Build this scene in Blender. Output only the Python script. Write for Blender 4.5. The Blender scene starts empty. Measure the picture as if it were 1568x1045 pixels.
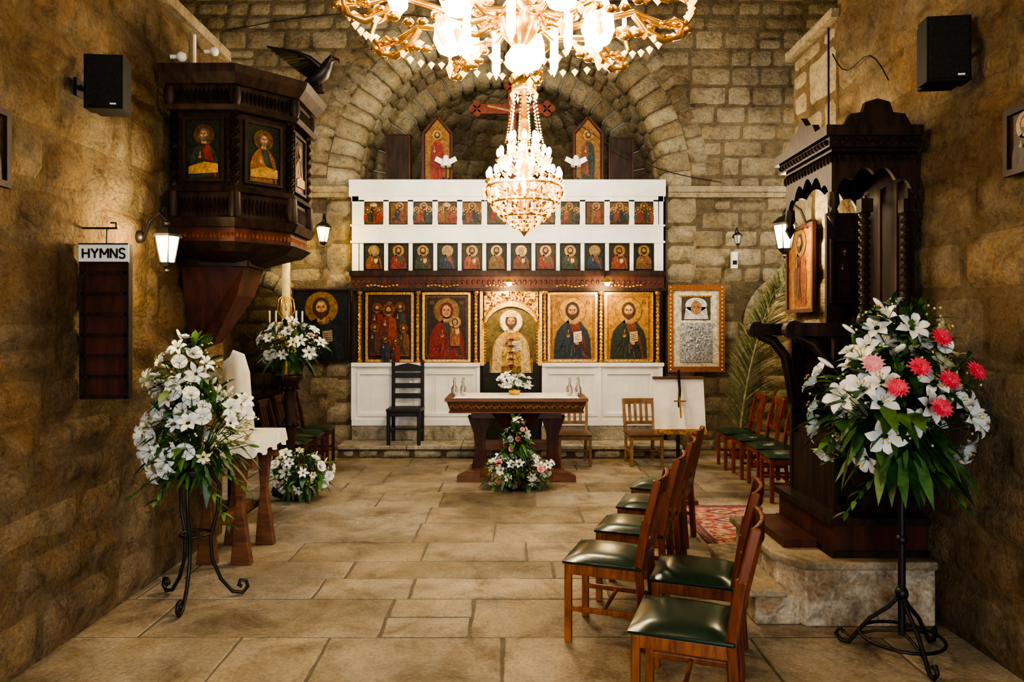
import bpy, bmesh, math, random
from mathutils import Vector, Matrix, noise as mnoise
R = random.Random(7)
pi = math.pi
scene = bpy.context.scene

# ------------------------------------------------------------------ materials
def _new(name):
    m = bpy.data.materials.new(name); m.use_nodes = True
    nt = m.node_tree; return m, nt, nt.nodes['Principled BSDF']
def _mix(nt, a, b, fac, blend='MIX'):
    n = nt.nodes.new('ShaderNodeMix'); n.data_type = 'RGBA'; n.blend_type = blend
    for s, v in ((0, fac), (6, a), (7, b)):
        if hasattr(v, 'links'): nt.links.new(v, n.inputs[s])
        elif s == 0: n.inputs[0].default_value = v
        else: n.inputs[s].default_value = (*v, 1)
    return n.outputs[2]
def _noise(nt, vec, scale, detail=5, rough=.6, dist=0):
    n = nt.nodes.new('ShaderNodeTexNoise'); n.inputs['Scale'].default_value = scale
    n.inputs['Detail'].default_value = detail; n.inputs['Roughness'].default_value = rough; n.inputs['Distortion'].default_value = dist
    nt.links.new(vec, n.inputs['Vector']); return n.outputs['Fac']
def _ramp(nt, fac, stops):
    n = nt.nodes.new('ShaderNodeValToRGB'); e = n.color_ramp.elements
    while len(e) < len(stops): e.new(.5)
    for i, (p, c) in enumerate(stops):
        e[i].position = p; e[i].color = (*c, 1)
    nt.links.new(fac, n.inputs[0]); return n.outputs[0]
def _vec(nt, stretch=(1, 1, 1)):
    tc = nt.nodes.new('ShaderNodeTexCoord'); mp = nt.nodes.new('ShaderNodeMapping')
    mp.inputs['Scale'].default_value = stretch
    nt.links.new(tc.outputs['Object'], mp.inputs[0]); return mp.outputs[0]
def _bump(nt, b, h, strength, dist):
    n = nt.nodes.new('ShaderNodeBump'); n.inputs['Strength'].default_value = strength
    n.inputs['Distance'].default_value = dist
    nt.links.new(h, n.inputs['Height']); nt.links.new(n.outputs[0], b.inputs['Normal'])

def pm(name, c, c2=None, scale=12, rough=.5, metal=0, bump=0, emis=0, ec=None, stretch=(1, 1, 1), spec=.5):
    m, nt, b = _new(name)
    c2 = c2 or tuple(x*.72 for x in c)
    v = _vec(nt, stretch); f = _noise(nt, v, scale)
    nt.links.new(_ramp(nt, f, [(.35, c2), (.62, c)]), b.inputs['Base Color'])
    b.inputs['Roughness'].default_value = rough; b.inputs['Metallic'].default_value = metal
    b.inputs['Specular IOR Level'].default_value = spec
    if bump: _bump(nt, b, f, bump, .01)
    if emis:
        b.inputs['Emission Color'].default_value = (*(ec or c), 1); b.inputs['Emission Strength'].default_value = emis
    return m

def stone(name, cols, rough=.85, bump=.8, dist=.03, lo=.45, big=.9, spec=.3, mid=7, polish=False, pits=.5, tint=None):
    m, nt, b = _new(name); v = _vec(nt)
    g = nt.nodes.new('ShaderNodeNewGeometry')
    base = _ramp(nt, g.outputs['Random Per Island'], [(i/(len(cols)-1), c) for i, c in enumerate(cols)])
    n1 = _noise(nt, v, big, 6, .65, .4); n2 = _noise(nt, v, mid, 8, .72, .6); n3 = _noise(nt, v, 48, 5, .65); n4 = _noise(nt, v, big*2.3, 5, .7, 1.2)
    c = _mix(nt, base, _ramp(nt, n1, [(.3, (lo, lo*.95, lo*.9)), (.65, (1.15, 1.12, 1.05))]), 1., 'MULTIPLY')
    if tint: c = _mix(nt, c, _ramp(nt, n4, [(.42, (1, 1, 1)), (.62, tint)]), 1., 'MULTIPLY')
    c = _mix(nt, c, _ramp(nt, n2, [(.30, (.38, .34, .30)), (.48, (.95, .95, .95)), (.62, (1.15, 1.13, 1.1)), (.8, (1.55, 1.5, 1.4))]), .9, 'MULTIPLY')
    c = _mix(nt, c, _ramp(nt, n3, [(.3, (.6, .6, .6)), (.6, (1.15, 1.15, 1.15))]), .75, 'MULTIPLY')
    nt.links.new(c, b.inputs['Base Color'])
    b.inputs['Roughness'].default_value = rough; b.inputs['Specular IOR Level'].default_value = spec
    if polish:
        rr = _ramp(nt, n2, [(.3, (.7,.7,.7)), (.62, (rough,)*3)]); nt.links.new(rr, b.inputs['Roughness'])
    vo = nt.nodes.new('ShaderNodeTexVoronoi'); vo.inputs['Scale'].default_value = 19; nt.links.new(v, vo.inputs['Vector'])
    ma = nt.nodes.new('ShaderNodeMath'); ma.operation = 'MULTIPLY_ADD'; ma.inputs[1].default_value = 1.8
    nt.links.new(n2, ma.inputs[0]); nt.links.new(n3, ma.inputs[2])
    ma2 = nt.nodes.new('ShaderNodeMath'); ma2.operation = 'MULTIPLY_ADD'; ma2.inputs[1].default_value = pits
    nt.links.new(vo.outputs['Distance'], ma2.inputs[0]); nt.links.new(ma.outputs[0], ma2.inputs[2])
    _bump(nt, b, ma2.outputs[0], bump, dist)
    return m

S_NAVE = stone('nave_stone', [(.31, .23, .14), (.45, .35, .22), (.36, .265, .165), (.50, .40, .26), (.33, .245, .155), (.44, .36, .245), (.39, .28, .165)], bump=1., dist=.05, lo=.5, tint=(.97, .82, .64))
S_NMORT = stone('nave_mortar', [(.27, .21, .13), (.27, .21, .13)], bump=.9, dist=.03, tint=(.97, .85, .7))
S_BACK = stone('back_wall_stone', [(.46, .40, .285), (.62, .56, .42), (.38, .32, .22), (.66, .60, .46), (.52, .45, .315), (.44, .36, .24)], bump=1., dist=.05, lo=.58, tint=(.93, .84, .70))
S_ARCH = stone('arch_stone', [(.52, .46, .33), (.68, .62, .48), (.45, .39, .27), (.62, .55, .41)], bump=.9, dist=.045, lo=.66, tint=(.93, .86, .74))
S_MORT = stone('mortar', [(.24, .195, .125), (.24, .195, .125)], bump=.9, dist=.03)
S_FLOOR = stone('floor_stone', [(.34, .29, .215), (.47, .415, .33), (.28, .24, .18), (.41, .35, .26), (.375, .345, .295), (.45, .395, .31), (.31, .255, .18)], rough=.34, bump=.4, dist=.02, lo=.5, big=.8, spec=.42, mid=2.2, polish=True, pits=.15, tint=(.84, .77, .66))
S_GROUT = pm('floor_grout', (.18, .15, .11), rough=.9)
S_LIME = stone('worn_limewash', [(.62, .56, .46), (.62, .56, .46)], bump=.5, dist=.02, lo=.55, big=2.5, tint=(.7, .56, .42))
S_PLAT = stone('platform_stone', [(.50, .46, .37), (.60, .56, .46), (.42, .38, .30)], bump=.6, dist=.03)
WD = pm('dark_carved_wood', (.042, .023, .015), (.014, .008, .006), scale=18, rough=.52, bump=.3, stretch=(1, 1, .2), spec=.28)
WDR = pm('red_brown_wood', (.09, .027, .017), (.04, .013, .009), scale=14, rough=.5, stretch=(1, 1, .2), spec=.35)
WO = pm('orange_wood', (.38, .13, .038), (.17, .052, .017), scale=9, rough=.34, stretch=(3, 3, .5))
WM = pm('mid_brown_wood', (.19, .08, .035), (.09, .036, .017), scale=9, rough=.45, stretch=(.4, 3, 3))
WT = pm('tan_wood', (.33, .19, .09), (.20, .105, .05), scale=9, rough=.4)
WPAINT = pm('white_paint', (.88, .87, .83), (.76, .745, .69), scale=3, rough=.5)
GOLD = pm('gilding', (.80, .48, .13), (.33, .16, .04), scale=34, rough=.33, metal=.7, bump=.4)
BRASS = pm('brass', (.95, .60, .18), (.6, .34, .09), scale=20, rough=.26, metal=.85)
SILV = pm('silver_relief', (.62, .62, .58), (.2, .2, .19), scale=45, rough=.32, metal=.8, bump=1.)
BLK = pm('black_iron', (.012, .011, .010), (.02, .018, .016), rough=.45)
BPL = pm('black_plastic', (.013, .013, .014), rough=.6, spec=.3)
GREENL = pm('green_leather', (.014, .044, .026), (.009, .028, .017), scale=6, rough=.24)
CLOTH = pm('white_cloth', (.82, .80, .75), (.70, .675, .62), scale=6, rough=.8)
PETW = pm('white_petal', (.90, .91, .89), (.76, .80, .73), scale=20, rough=.5)
PETC = pm('cream_petal', (.88, .83, .55), (.74, .68, .38), scale=20, rough=.5)
PETP = pm('pink_petal', (.92, .10, .16), (.68, .05, .09), scale=30, rough=.5)
PETL = pm('pale_pink_petal', (.95, .42, .46), (.8, .25, .30), scale=30, rough=.5)
STAM = pm('stamen', (.8, .45, .05), rough=.6)
LEAF = pm('leaf_green', (.035, .105, .026), (.012, .045, .013), scale=15, rough=.42)
LEAF2 = pm('leaf_light', (.12, .25, .06), (.045, .12, .028), scale=15, rough=.45)
PALM = pm('palm_leaf', (.42, .42, .24), (.18, .20, .10), scale=20, rough=.6)
BULB = pm('bulb_glow', (1, .85, .55), emis=20, ec=(1, .66, .26))
CRYS = pm('self_lit_crystal', (1, .75, .35), emis=3.0, ec=(1, .47, .09), rough=.1)  # emission stands in for bulb light caught in the crystals
CRYS2 = pm('self_lit_cut_crystal', (1, .8, .5), emis=.8, ec=(1, .52, .13), rough=.08)  # weaker emission, again in place of light caught by the glass
LANT = pm('lantern_glass', (1, .9, .7), emis=7, ec=(1, .78, .46))
LANTY = pm('amber_lantern_glass', (1, .8, .4), emis=8, ec=(1, .60, .11))
GLASS, _nt, _b = _new('clear_glass'); _b.inputs['Transmission Weight'].default_value = .9; _b.inputs['Roughness'].default_value = .03
RUG = pm('rug_wool', (.34, .06, .045), (.50, .40, .29), scale=15, rough=.95)
RUGB = pm('rug_border', (.05, .05, .09), (.36, .09, .06), scale=26, rough=.95)
GRILLE = pm('speaker_grille', (.022,.022,.023), (.008,.008,.008), scale=150, rough=.7, bump=.6, spec=.25)
_pc = {}
def col(r, g, b, rough=.5, metal=0):
    k = (round(r,3), round(g,3), round(b,3), rough, metal)
    if k not in _pc:
        m, nt, bs = _new('paint_%d' % len(_pc)); v = _vec(nt)
        n1 = _noise(nt, v, 22, 6, .7, .8); n2 = _noise(nt, v, 90, 4, .7)
        c = _mix(nt, (r, g, b), _ramp(nt, n1, [(.32, (.35,.32,.30)), (.5, (.9,.9,.9)), (.7, (1.5,1.42,1.3))]), 1., 'MULTIPLY')
        c = _mix(nt, c, _ramp(nt, n2, [(.35, (.55,.55,.55)), (.6, (1.1,1.1,1.1))]), .8, 'MULTIPLY')
        nt.links.new(c, bs.inputs['Base Color']); bs.inputs['Roughness'].default_value = rough; bs.inputs['Metallic'].default_value = metal
        bs.inputs['Specular IOR Level'].default_value = .35
        _pc[k] = m
    return _pc[k]

# ------------------------------------------------------------------ mesh builder
class B:
    def __init__(s, M=None):
        s.v = []; s.f = []; s.m = []; s.s = []; s.mats = []; s.M = M or Matrix.Identity(4)
    def add(s, vs, fs, mat, smooth=False):
        o = len(s.v)
        s.v += [tuple(s.M @ Vector(p)) for p in vs]
        if mat not in s.mats: s.mats.append(mat)
        k = s.mats.index(mat)
        for f in fs: s.f.append([o+i for i in f]); s.m.append(k); s.s.append(smooth)
    def bb(s, x0, x1, y0, y1, z0, z1, mat):
        s.add([(x0,y0,z0),(x1,y0,z0),(x1,y1,z0),(x0,y1,z0),(x0,y0,z1),(x1,y0,z1),(x1,y1,z1),(x0,y1,z1)],
              [(0,3,2,1),(4,5,6,7),(0,1,5,4),(1,2,6,5),(2,3,7,6),(3,0,4,7)], mat)
    def beam(s, p0, p1, w, h, mat, up=(0, 0, 1)):
        p0 = Vector(p0); p1 = Vector(p1); t = (p1-p0).normalized(); u = Vector(up)
        a = t.cross(u)
        if a.length < 1e-3: a = t.cross(Vector((1, 0, 0)))
        a.normalize(); c = a.cross(t).normalized(); vs = []
        for p in (p0, p1):
            for i, j in ((-1,-1),(1,-1),(1,1),(-1,1)): vs.append(p+a*i*w/2+c*j*h/2)
        s.add(vs, [(0,1,2,3),(7,6,5,4),(0,4,5,1),(1,5,6,2),(2,6,7,3),(3,7,4,0)], mat)
    def tube(s, pts, r, mat, n=8, smooth=True):
        pts = [Vector(p) for p in pts]; N = len(pts)
        rs = r if isinstance(r, (list, tuple)) else [r]*N
        vs = []; nrm = None
        for i, p in enumerate(pts):
            t = (pts[min(i+1, N-1)]-pts[max(i-1, 0)]).normalized()
            if nrm is None: nrm = t.orthogonal().normalized()
            nrm = (nrm - t*nrm.dot(t))
            if nrm.length < 1e-5: nrm = t.orthogonal()
            nrm.normalize(); bn = t.cross(nrm)
            for k in range(n):
                a = 2*pi*k/n; vs.append(p+(nrm*math.cos(a)+bn*math.sin(a))*rs[i])
        fs = [(i*n+k, i*n+(k+1) % n, (i+1)*n+(k+1) % n, (i+1)*n+k) for i in range(N-1) for k in range(n)]
        s.add(vs, fs, mat, smooth)
        s.add([vs[k] for k in range(n)], [tuple(range(n))[::-1]], mat); s.add([vs[(N-1)*n+k] for k in range(n)], [tuple(range(n))], mat)
    def cyl(s, p0, p1, r0, mat, r1=None, n=12):
        s.tube([p0, p1], [r0, r0 if r1 is None else r1], mat, n)
    def lathe(s, prof, c, mat, n=20, smooth=True):
        vs = [(c[0]+r*math.cos(2*pi*k/n), c[1]+r*math.sin(2*pi*k/n), c[2]+z) for r, z in prof for k in range(n)]
        fs = [(i*n+k, i*n+(k+1) % n, (i+1)*n+(k+1) % n, (i+1)*n+k) for i in range(len(prof)-1) for k in range(n)]
        s.add(vs, fs, mat, smooth)
    def ball(s, c, r, mat, n=8, m=6):
        if not isinstance(r, (tuple, list)): r = (r, r, r)
        vs = []; 
        for i in range(m+1):
            th = pi*i/m
            for k in range(n):
                a = 2*pi*k/n; vs.append((c[0]+r[0]*math.sin(th)*math.cos(a), c[1]+r[1]*math.sin(th)*math.sin(a), c[2]+r[2]*math.cos(th)))
        fs = [(i*n+k, i*n+(k+1) % n, (i+1)*n+(k+1) % n, (i+1)*n+k) for i in range(m) for k in range(n)]
        s.add(vs, fs, mat, True)
    def octa(s, c, r, h, mat):
        x, y, z = c
        s.add([(x+r,y,z),(x,y+r,z),(x-r,y,z),(x,y-r,z),(x,y,z+h*.5),(x,y,z-h)],
              [(0,1,4),(1,2,4),(2,3,4),(3,0,4),(1,0,5),(2,1,5),(3,2,5),(0,3,5)], mat)
    def poly(s, pts, y, mat):
        s.add([(x, y, z) for x, z in pts], [tuple(range(len(pts)))], mat)
    def ell(s, cx, cz, rx, rz, y, mat, n=20):
        s.poly([(cx+rx*math.cos(2*pi*k/n), cz+rz*math.sin(2*pi*k/n)) for k in range(n)], y, mat)
    def prism(s, pts, y0, y1, mat):
        n = len(pts)
        s.add([(x, y0, z) for x, z in pts]+[(x, y1, z) for x, z in pts],
              [tuple(range(n)), tuple(range(2*n-1, n-1, -1))]+[(i, (i+1) % n, n+(i+1) % n, n+i) for i in range(n)], mat)
    def vprism(s, pts, z0, z1, mat, pts1=None):
        n = len(pts); pts1 = pts1 or pts
        s.add([(x, y, z0) for x, y in pts]+[(x, y, z1) for x, y in pts1],
              [tuple(range(n)), tuple(range(2*n-1, n-1, -1))]+[(i, (i+1) % n, n+(i+1) % n, n+i) for i in range(n)], mat)
    def archpanel(s, x0, x1, z0, z1, y0, y1, mat, cusps=5, N=40, rise=.75):
        w = x1-x0
        def lo(t):
            e = z0+(z1-z0)*rise*math.sqrt(max(0, 1-(2*t-1)**2))
            return e - (z1-z0)*.14*(1-abs(math.sin(pi*cusps*t)))*(1 if .04 < t < .96 else 0)
        L = [(x0+w*i/N, max(z0, lo(i/N))) for i in range(N+1)]
        for i in range(N):
            (a, za), (b_, zb) = L[i], L[i+1]
            s.add([(a,y0,za),(b_,y0,zb),(b_,y0,z1),(a,y0,z1),(a,y1,za),(b_,y1,zb),(b_,y1,z1),(a,y1,z1)],
                  [(0,1,2,3),(7,6,5,4),(0,4,5,1),(3,2,6,7)], mat)
    def twist(s, x, y, z0, z1, r, mat, turns=5, n=40):
        vs = []; K = 8
        for i in range(n+1):
            z = z0+(z1-z0)*i/n
            for k in range(K):
                a = 2*pi*k/K; rr = r*(.78+.3*math.cos(2*(a-2*pi*turns*i/n)))
                vs.append((x+rr*math.cos(a), y+rr*math.sin(a), z))
        s.add(vs, [(i*K+k, i*K+(k+1) % K, (i+1)*K+(k+1) % K, (i+1)*K+k) for i in range(n) for k in range(K)], mat, True)
    def done(s, name, loc=None, rotz=0, bevel=0, parent=None):
        me = bpy.data.meshes.new(name); me.from_pydata(s.v, [], s.f)
        for m in s.mats: me.materials.append(m)
        me.polygons.foreach_set('material_index', s.m); me.polygons.foreach_set('use_smooth', s.s)
        bm = bmesh.new(); bm.from_mesh(me); bmesh.ops.recalc_face_normals(bm, faces=bm.faces); bm.to_mesh(me); bm.free()
        o = bpy.data.objects.new(name, me); bpy.context.collection.objects.link(o)
        if loc: o.location = loc
        o.rotation_euler[2] = rotz
        if bevel:
            md = o.modifiers.new('bev', 'BEVEL'); md.width = bevel; md.segments = 2; md.limit_method = 'ANGLE'; md.angle_limit = .8
        if parent: o.parent = parent
        return o
def inst(o, loc, rotz=0):
    n = bpy.data.objects.new(o.name.split('.')[0], o.data); bpy.context.collection.objects.link(n)
    n.location = loc; n.rotation_euler[2] = rotz
    for md in o.modifiers:
        k = n.modifiers.new(md.name, md.type); k.width = md.width; k.segments = md.segments; k.limit_method = 'ANGLE'; k.angle_limit = md.angle_limit
    return n
def light(name, kind, loc, watts, colr, size=.1, target=None, spot=None, sy=None):
    l = bpy.data.lights.new(name, kind); l.energy = watts; l.color = colr
    if kind == 'AREA':
        l.size = size
        if sy: l.shape = 'RECTANGLE'; l.size_y = sy
    else: l.shadow_soft_size = size
    if spot: l.spot_size = spot; l.spot_blend = .8
    o = bpy.data.objects.new(name, l); bpy.context.collection.objects.link(o); o.location = loc
    if target is not None: o.rotation_euler = (Vector(target)-Vector(loc)).to_track_quat('-Z', 'Y').to_euler()
    return o

# ------------------------------------------------------------------ masonry
def block(b, P, a0, a1, z0, z1, prot, mat, rough=.018, cell=.085):
    na = max(3, int((a1-a0)/cell)); nz = max(3, int((z1-z0)/cell)); vs = []
    j = lambda: R.uniform(-.012, .012)
    tl = [j(), j(), j(), j()]; seed = R.uniform(0, 50)
    for i in range(na+1):
        for k in range(nz+1):
            u, v = i/na, k/nz
            a = a0+(a1-a0)*u; z = z0+(z1-z0)*v
            z += (tl[0]*(1-u)+tl[1]*u)*(1-v)*.6+(tl[2]*(1-u)+tl[3]*u)*v*.6
            e = min(u*(1-u), .16)/.16*min(v*(1-v), .16)/.16
            n = mnoise.noise(Vector((a*5+seed, z*5, seed)))*.7+mnoise.noise(Vector((a*14, z*14+seed, 3)))*.4
            d = prot*(e**.45)+n*rough*(.35+.65*e)
            if i in (0, na) or k in (0, nz): d = min(d, 0)-.012
            vs.append(P(a, z, d))
    b.add(vs, [(i*(nz+1)+k, (i+1)*(nz+1)+k, (i+1)*(nz+1)+k+1, i*(nz+1)+k+1) for i in range(na) for k in range(nz)], mat, True)
def courses(b, P, a0, a1, z0, z1, mat, hr=(.25,.40), wr=(.32,.88), skip=None, prot=(.012,.042), gap=.003, rough=.022, cell=.07):
    z = z0
    while z < z1-.02:
        h = R.uniform(*hr); zt = min(z+h, z1)
        if z1-zt < .08: zt = z1
        a = a0-R.uniform(0, .3)
        while a < a1-.02:
            w = R.uniform(*wr); s0 = max(a, a0); e = min(a+w, a1)
            if a1-e < .1: e = a1
            if e-s0 > .05 and not (skip and skip(s0, e, z, zt)):
                if zt-z > .24 and R.random() < .14:
                    zm = z+(zt-z)*R.uniform(.4, .6)
                    block(b, P, s0+gap, e-gap, z+gap, zm-gap, R.uniform(*prot), mat, rough, cell); block(b, P, s0+gap, e-gap, zm+gap, zt-gap, R.uniform(*prot), mat, rough, cell)
                else: block(b, P, s0+gap, e-gap, z+gap, zt-gap, R.uniform(*prot), mat, rough, cell)
            a = a+w if e < a1 else a1
        z = zt
PX = lambda pos, s: (lambda a, z, o: (pos+s*o, a, z))
PY = lambda pos, s: (lambda a, z, o: (a, pos+s*o, z))
WL, WR_ = -2.42, 2.47
b = B(); b.bb(WL-.5, WL, -2.5, 4.9, 0, 4.7, S_NMORT); b.bb(WL-.5, WL, 4.9, 6.0, 0, 3.95, S_NMORT)
courses(b, PX(WL, 1), -2.5, 4.9, 0, 4.7, S_NAVE); courses(b, PX(WL, 1), 4.9, 6.0, 0, 3.92, S_NAVE)
courses(b, PY(6.0, 1), WL-.5, WL, 0, 3.92, S_NAVE)
b.bb(WL-.5, WL+.06, 4.9, 6.04, 3.95, 4.03, S_ARCH)
b.done('wall_left')
b = B(); b.bb(WR_, WR_+.5, -2.5, 5.45, 0, 4.7, S_NMORT); b.bb(WR_, WR_+.5, 5.45, 6.3, 0, 4.05, S_NMORT)
courses(b, PX(WR_, -1), -2.5, 5.45, 0, 4.7, S_NAVE); courses(b, PX(WR_, -1), 5.45, 6.3, 0, 4.05, S_ARCH, hr=(.3,.42), gap=.004)
courses(b, PY(6.3, 1), WR_, WR_+.5, 0, 4.05, S_NAVE)
b.bb(WR_-.06, WR_+.5, 5.42, 6.34, 4.06, 4.13, S_ARCH)
b.done('wall_right')
b = B()
for sx in (-1, 1):
    x = 5.0*sx
    b.bb(min(x, x+.4*sx), max(x, x+.4*sx), 4.5, 13, 0, 7.3, S_MORT)
    courses(b, PX(x, -sx), 4.9, 10.1, 0, 7.3, S_BACK, wr=(.4,.9), cell=.2)
    b.bb(min(sx*2.95, x), max(sx*2.95, x), 4.5, 4.9, 0, 7.3, S_MORT)
b.done('wall_transept')
b = B()
b.bb(-3, -1.2, -2.9, -2.5, 0, 7.3, S_NMORT); b.bb(1.2, 3, -2.9, -2.5, 0, 7.3, S_NMORT); b.bb(-1.2, 1.2, -2.9, -2.5, 3.2, 7.3, S_NMORT)
b.done('wall_entrance')
b = B(); N = 24; vs = []
for i in range(N+1):
    a = pi*i/N
    for y in (-2.5, 4.9): vs.append((.025-2.445*math.cos(a), y, 4.7+1.9*math.sin(a)))
b.add(vs, [(2*i, 2*i+1, 2*i+3, 2*i+2) for i in range(N)], S_BACK)
b.bb(-5.4, 5.4, -2.9, 13, 7.3, 7.5, S_BACK)
b.done('ceiling')
# back wall
CX, ZS, RO = -.04, 3.7, 2.2
Y0 = 10.1
def arcpts(x0, x1, zs, N=32, top=None):
    c = (x0+x1)/2; r = (x1-x0)/2
    return [(x0, 0)]+[(c-r*math.cos(pi*i/N), zs+(top or r)*math.sin(pi*i/N)) for i in range(N+1)]+[(x1, 0)]
low = [(-5, 0)]+arcpts(-4.1, -3.12, 1.85)+arcpts(CX-RO, CX+RO, ZS)+arcpts(3.45, 4.55, 1.75)+[(5, 0)]
b = B()
for (xa, za), (xb, zb) in zip(low[:-1], low[1:]):
    if xb-xa > 1e-4: b.add([(xa,Y0,za),(xb,Y0,zb),(xb,Y0,7.3),(xa,Y0,7.3)], [(0,1,2,3)], S_MORT)
    if za > 0 or zb > 0:
        dd = 1.1 if abs((xa+xb)/2-CX) < RO+.05 else .45
        b.add([(xa,Y0,za),(xb,Y0,zb),(xb,Y0+dd,zb),(xa,Y0+dd,za)], [(0,1,2,3)], S_MORT)
def skipb(a0, a1, z0, z1):
    for a in (a0, (a0+a1)/2, a1):
        for z in (z0, z1):
            if z > ZS-.05 and math.hypot(a-CX, z-ZS) < 2.40: return True
            if z <= ZS and abs(a-CX) < RO+.02: return True
            if -4.2 < a < -3.05 and z < 2.35: return True
            if 3.38 < a < 4.62 and z < 2.35: return True
            if z0 < ZS and abs(a-CX) < RO: return True
    return False
courses(b, PY(Y0, -1), -5, 5, 0, 7.2, S_BACK, hr=(.18,.29), wr=(.24,.60), skip=skipb, prot=(.012,.038), rough=.018, cell=.05, gap=.004)
for xa, xb in ((-2.62, CX-RO-.01), (CX+RO+.01, 2.6)):
    z = 0
    while z < 3.6:
        h = R.uniform(.25, .4); block(b, PY(Y0, -1), xa, xb, z, min(z+h, 3.68)-.010, .05, S_ARCH, .02); z += h
def ring(b, r0, r1, yf, yb, mat, n, cx=CX, zs=ZS, a0=0, a1=pi, jit=.05):
    ts = [a0+(a1-a0)*(i+(R.uniform(-.18,.18) if 0 < i < n else 0))/n for i in range(n+1)]
    for i in range(n):
        t0, t1 = ts[i]+.002, ts[i+1]-.002; K = 7; seed = R.uniform(0, 60); ro = r1+R.uniform(-jit, jit); dj = R.uniform(-.008, .008)
        nf = max(4, int((ro-r0)/.06)); nb = max(2, int((yb-yf)/.09)); vs = []; S = nf+nb
        for s in range(S+1):
            for k in range(K+1):
                u = k/K; t = t0+(t1-t0)*u; eu = min(u*(1-u), .12)/.12
                if s <= nf:
                    v = s/nf; r = ro+(r0-ro)*v; y = yf+dj; ev = 1 if v > .5 else min(v*5, 1)
                else:
                    v = (s-nf)/nb; r = r0; y = yf+dj+(yb-yf-dj)*v; ev = min((1-v)*5, 1)
                e = eu*ev
                nn = mnoise.noise(Vector((t*12+seed, r*5, y*5)))*.8+mnoise.noise(Vector((t*30, r*13+seed, y*13)))*.4
                d = (.038*e**.4+nn*.012*(.4+.6*e)) if k not in (0, K) else -.012
                if s < nf: y -= d
                elif s == nf: y -= d*.5-.012; r += -.5*d+.012
                else: r -= d
                vs.append((cx+r*math.cos(t), y, zs+r*math.sin(t)))
        b.add(vs, [(s*(K+1)+k, s*(K+1)+k+1, (s+1)*(K+1)+k+1, (s+1)*(K+1)+k) for s in range(S) for k in range(K)], mat, True)
ring(b, RO-.02, RO+.36, Y0-.01, Y0+.34, S_ARCH, 32, jit=.012)
ring(b, RO-.02, RO+.05, Y0+.345, Y0+.70, S_ARCH, 30, jit=.0)
ring(b, RO-.02, RO+.05, Y0+.705, Y0+1.1, S_ARCH, 33, jit=.0)
ring(b, RO+.385, RO+.62, Y0+.0, Y0+.02, S_BACK, 44, a0=.06, a1=pi-.06, jit=.02)
ring(b, 1.90, RO-.0, Y0+1.0, Y0+1.45, S_ARCH, 27, jit=0)
ring(b, .55, .78, Y0-.03, Y0+.4, S_ARCH, 9, cx=4.0, zs=1.75, jit=.02)
ring(b, .49, .68, Y0-.02, Y0+.4, S_ARCH, 9, cx=-3.61, zs=1.85)
for x0, x1 in ((-3.9, CX-RO-.02), (CX+RO+.02, 4.6)):
    b.bb(x0, x1, Y0-.10, Y0+.0, 3.62, 3.70, S_ARCH); b.bb(x0, x1, Y0-.07, Y0, 3.55, 3.62, S_ARCH)
b.done('wall_back')
# apse
b = B(); ya = Y0+1.4; ra = 1.95
def sph(az, el, r): return (CX-r*math.cos(el)*math.cos(az), ya+r*math.cos(el)*math.sin(az), ZS+r*math.sin(el))
ne = 11
for i in range(ne):
    e0 = pi/2*i/ne; e1 = pi/2*(i+1)/ne; nb = max(3, int(20*math.cos(e0))); off = R.uniform(0, .5)
    for k in range(-1, nb+1):
        a0 = max(0, pi*(k+off)/nb); a1 = min(pi, pi*(k+1+off)/nb)
        if a1-a0 < .02: continue
        PS = lambda a, e, o: sph(a, e, ra-o)
        block(b, PS, a0, a1, e0, e1, .03, S_BACK, .02, .05)
vs = []; 
for i in range(25):
    a = pi*i/24
    for z in (0, ZS): vs.append((CX-(ra+.02)*math.cos(a), ya+(ra+.02)*math.sin(a), z))
b.add(vs, [(2*i, 2*i+1, 2*i+3, 2*i+2) for i in range(24)], S_BACK)
vs = []
for j in range(9):
    for i in range(25): vs.append(sph(pi*i/24, pi/2*j/8, ra+.02))
b.add(vs, [(j*25+i, j*25+i+1, (j+1)*25+i+1, (j+1)*25+i) for j in range(8) for i in range(24)], S_MORT)
b.done('wall_apse')
b = B()
b.bb(-5, -2.3, 11.9, 12.1, 0, 3, S_MORT); courses(b, PY(11.9, -1), -5, -2.4, 0, 3, S_BACK, hr=(.2,.3), wr=(.3,.6))
b.bb(2.2, 5, 11.9, 12.1, 0, 3, S_MORT); courses(b, PY(11.9, -1), 2.3, 5, 0, 3, S_BACK, hr=(.2,.3), wr=(.3,.6))
b.bb(-5, -2.3, 10.6, 12, 2.9, 3, S_MORT); b.bb(2.2, 5, 10.6, 12, 2.9, 3, S_MORT)
b.bb(-2.35, -2.26, 10.56, 12, 0, 3, S_MORT); b.bb(2.18, 2.25, 10.56, 12, 0, 3, S_MORT)
b.done('wall_side_chapels')
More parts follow.
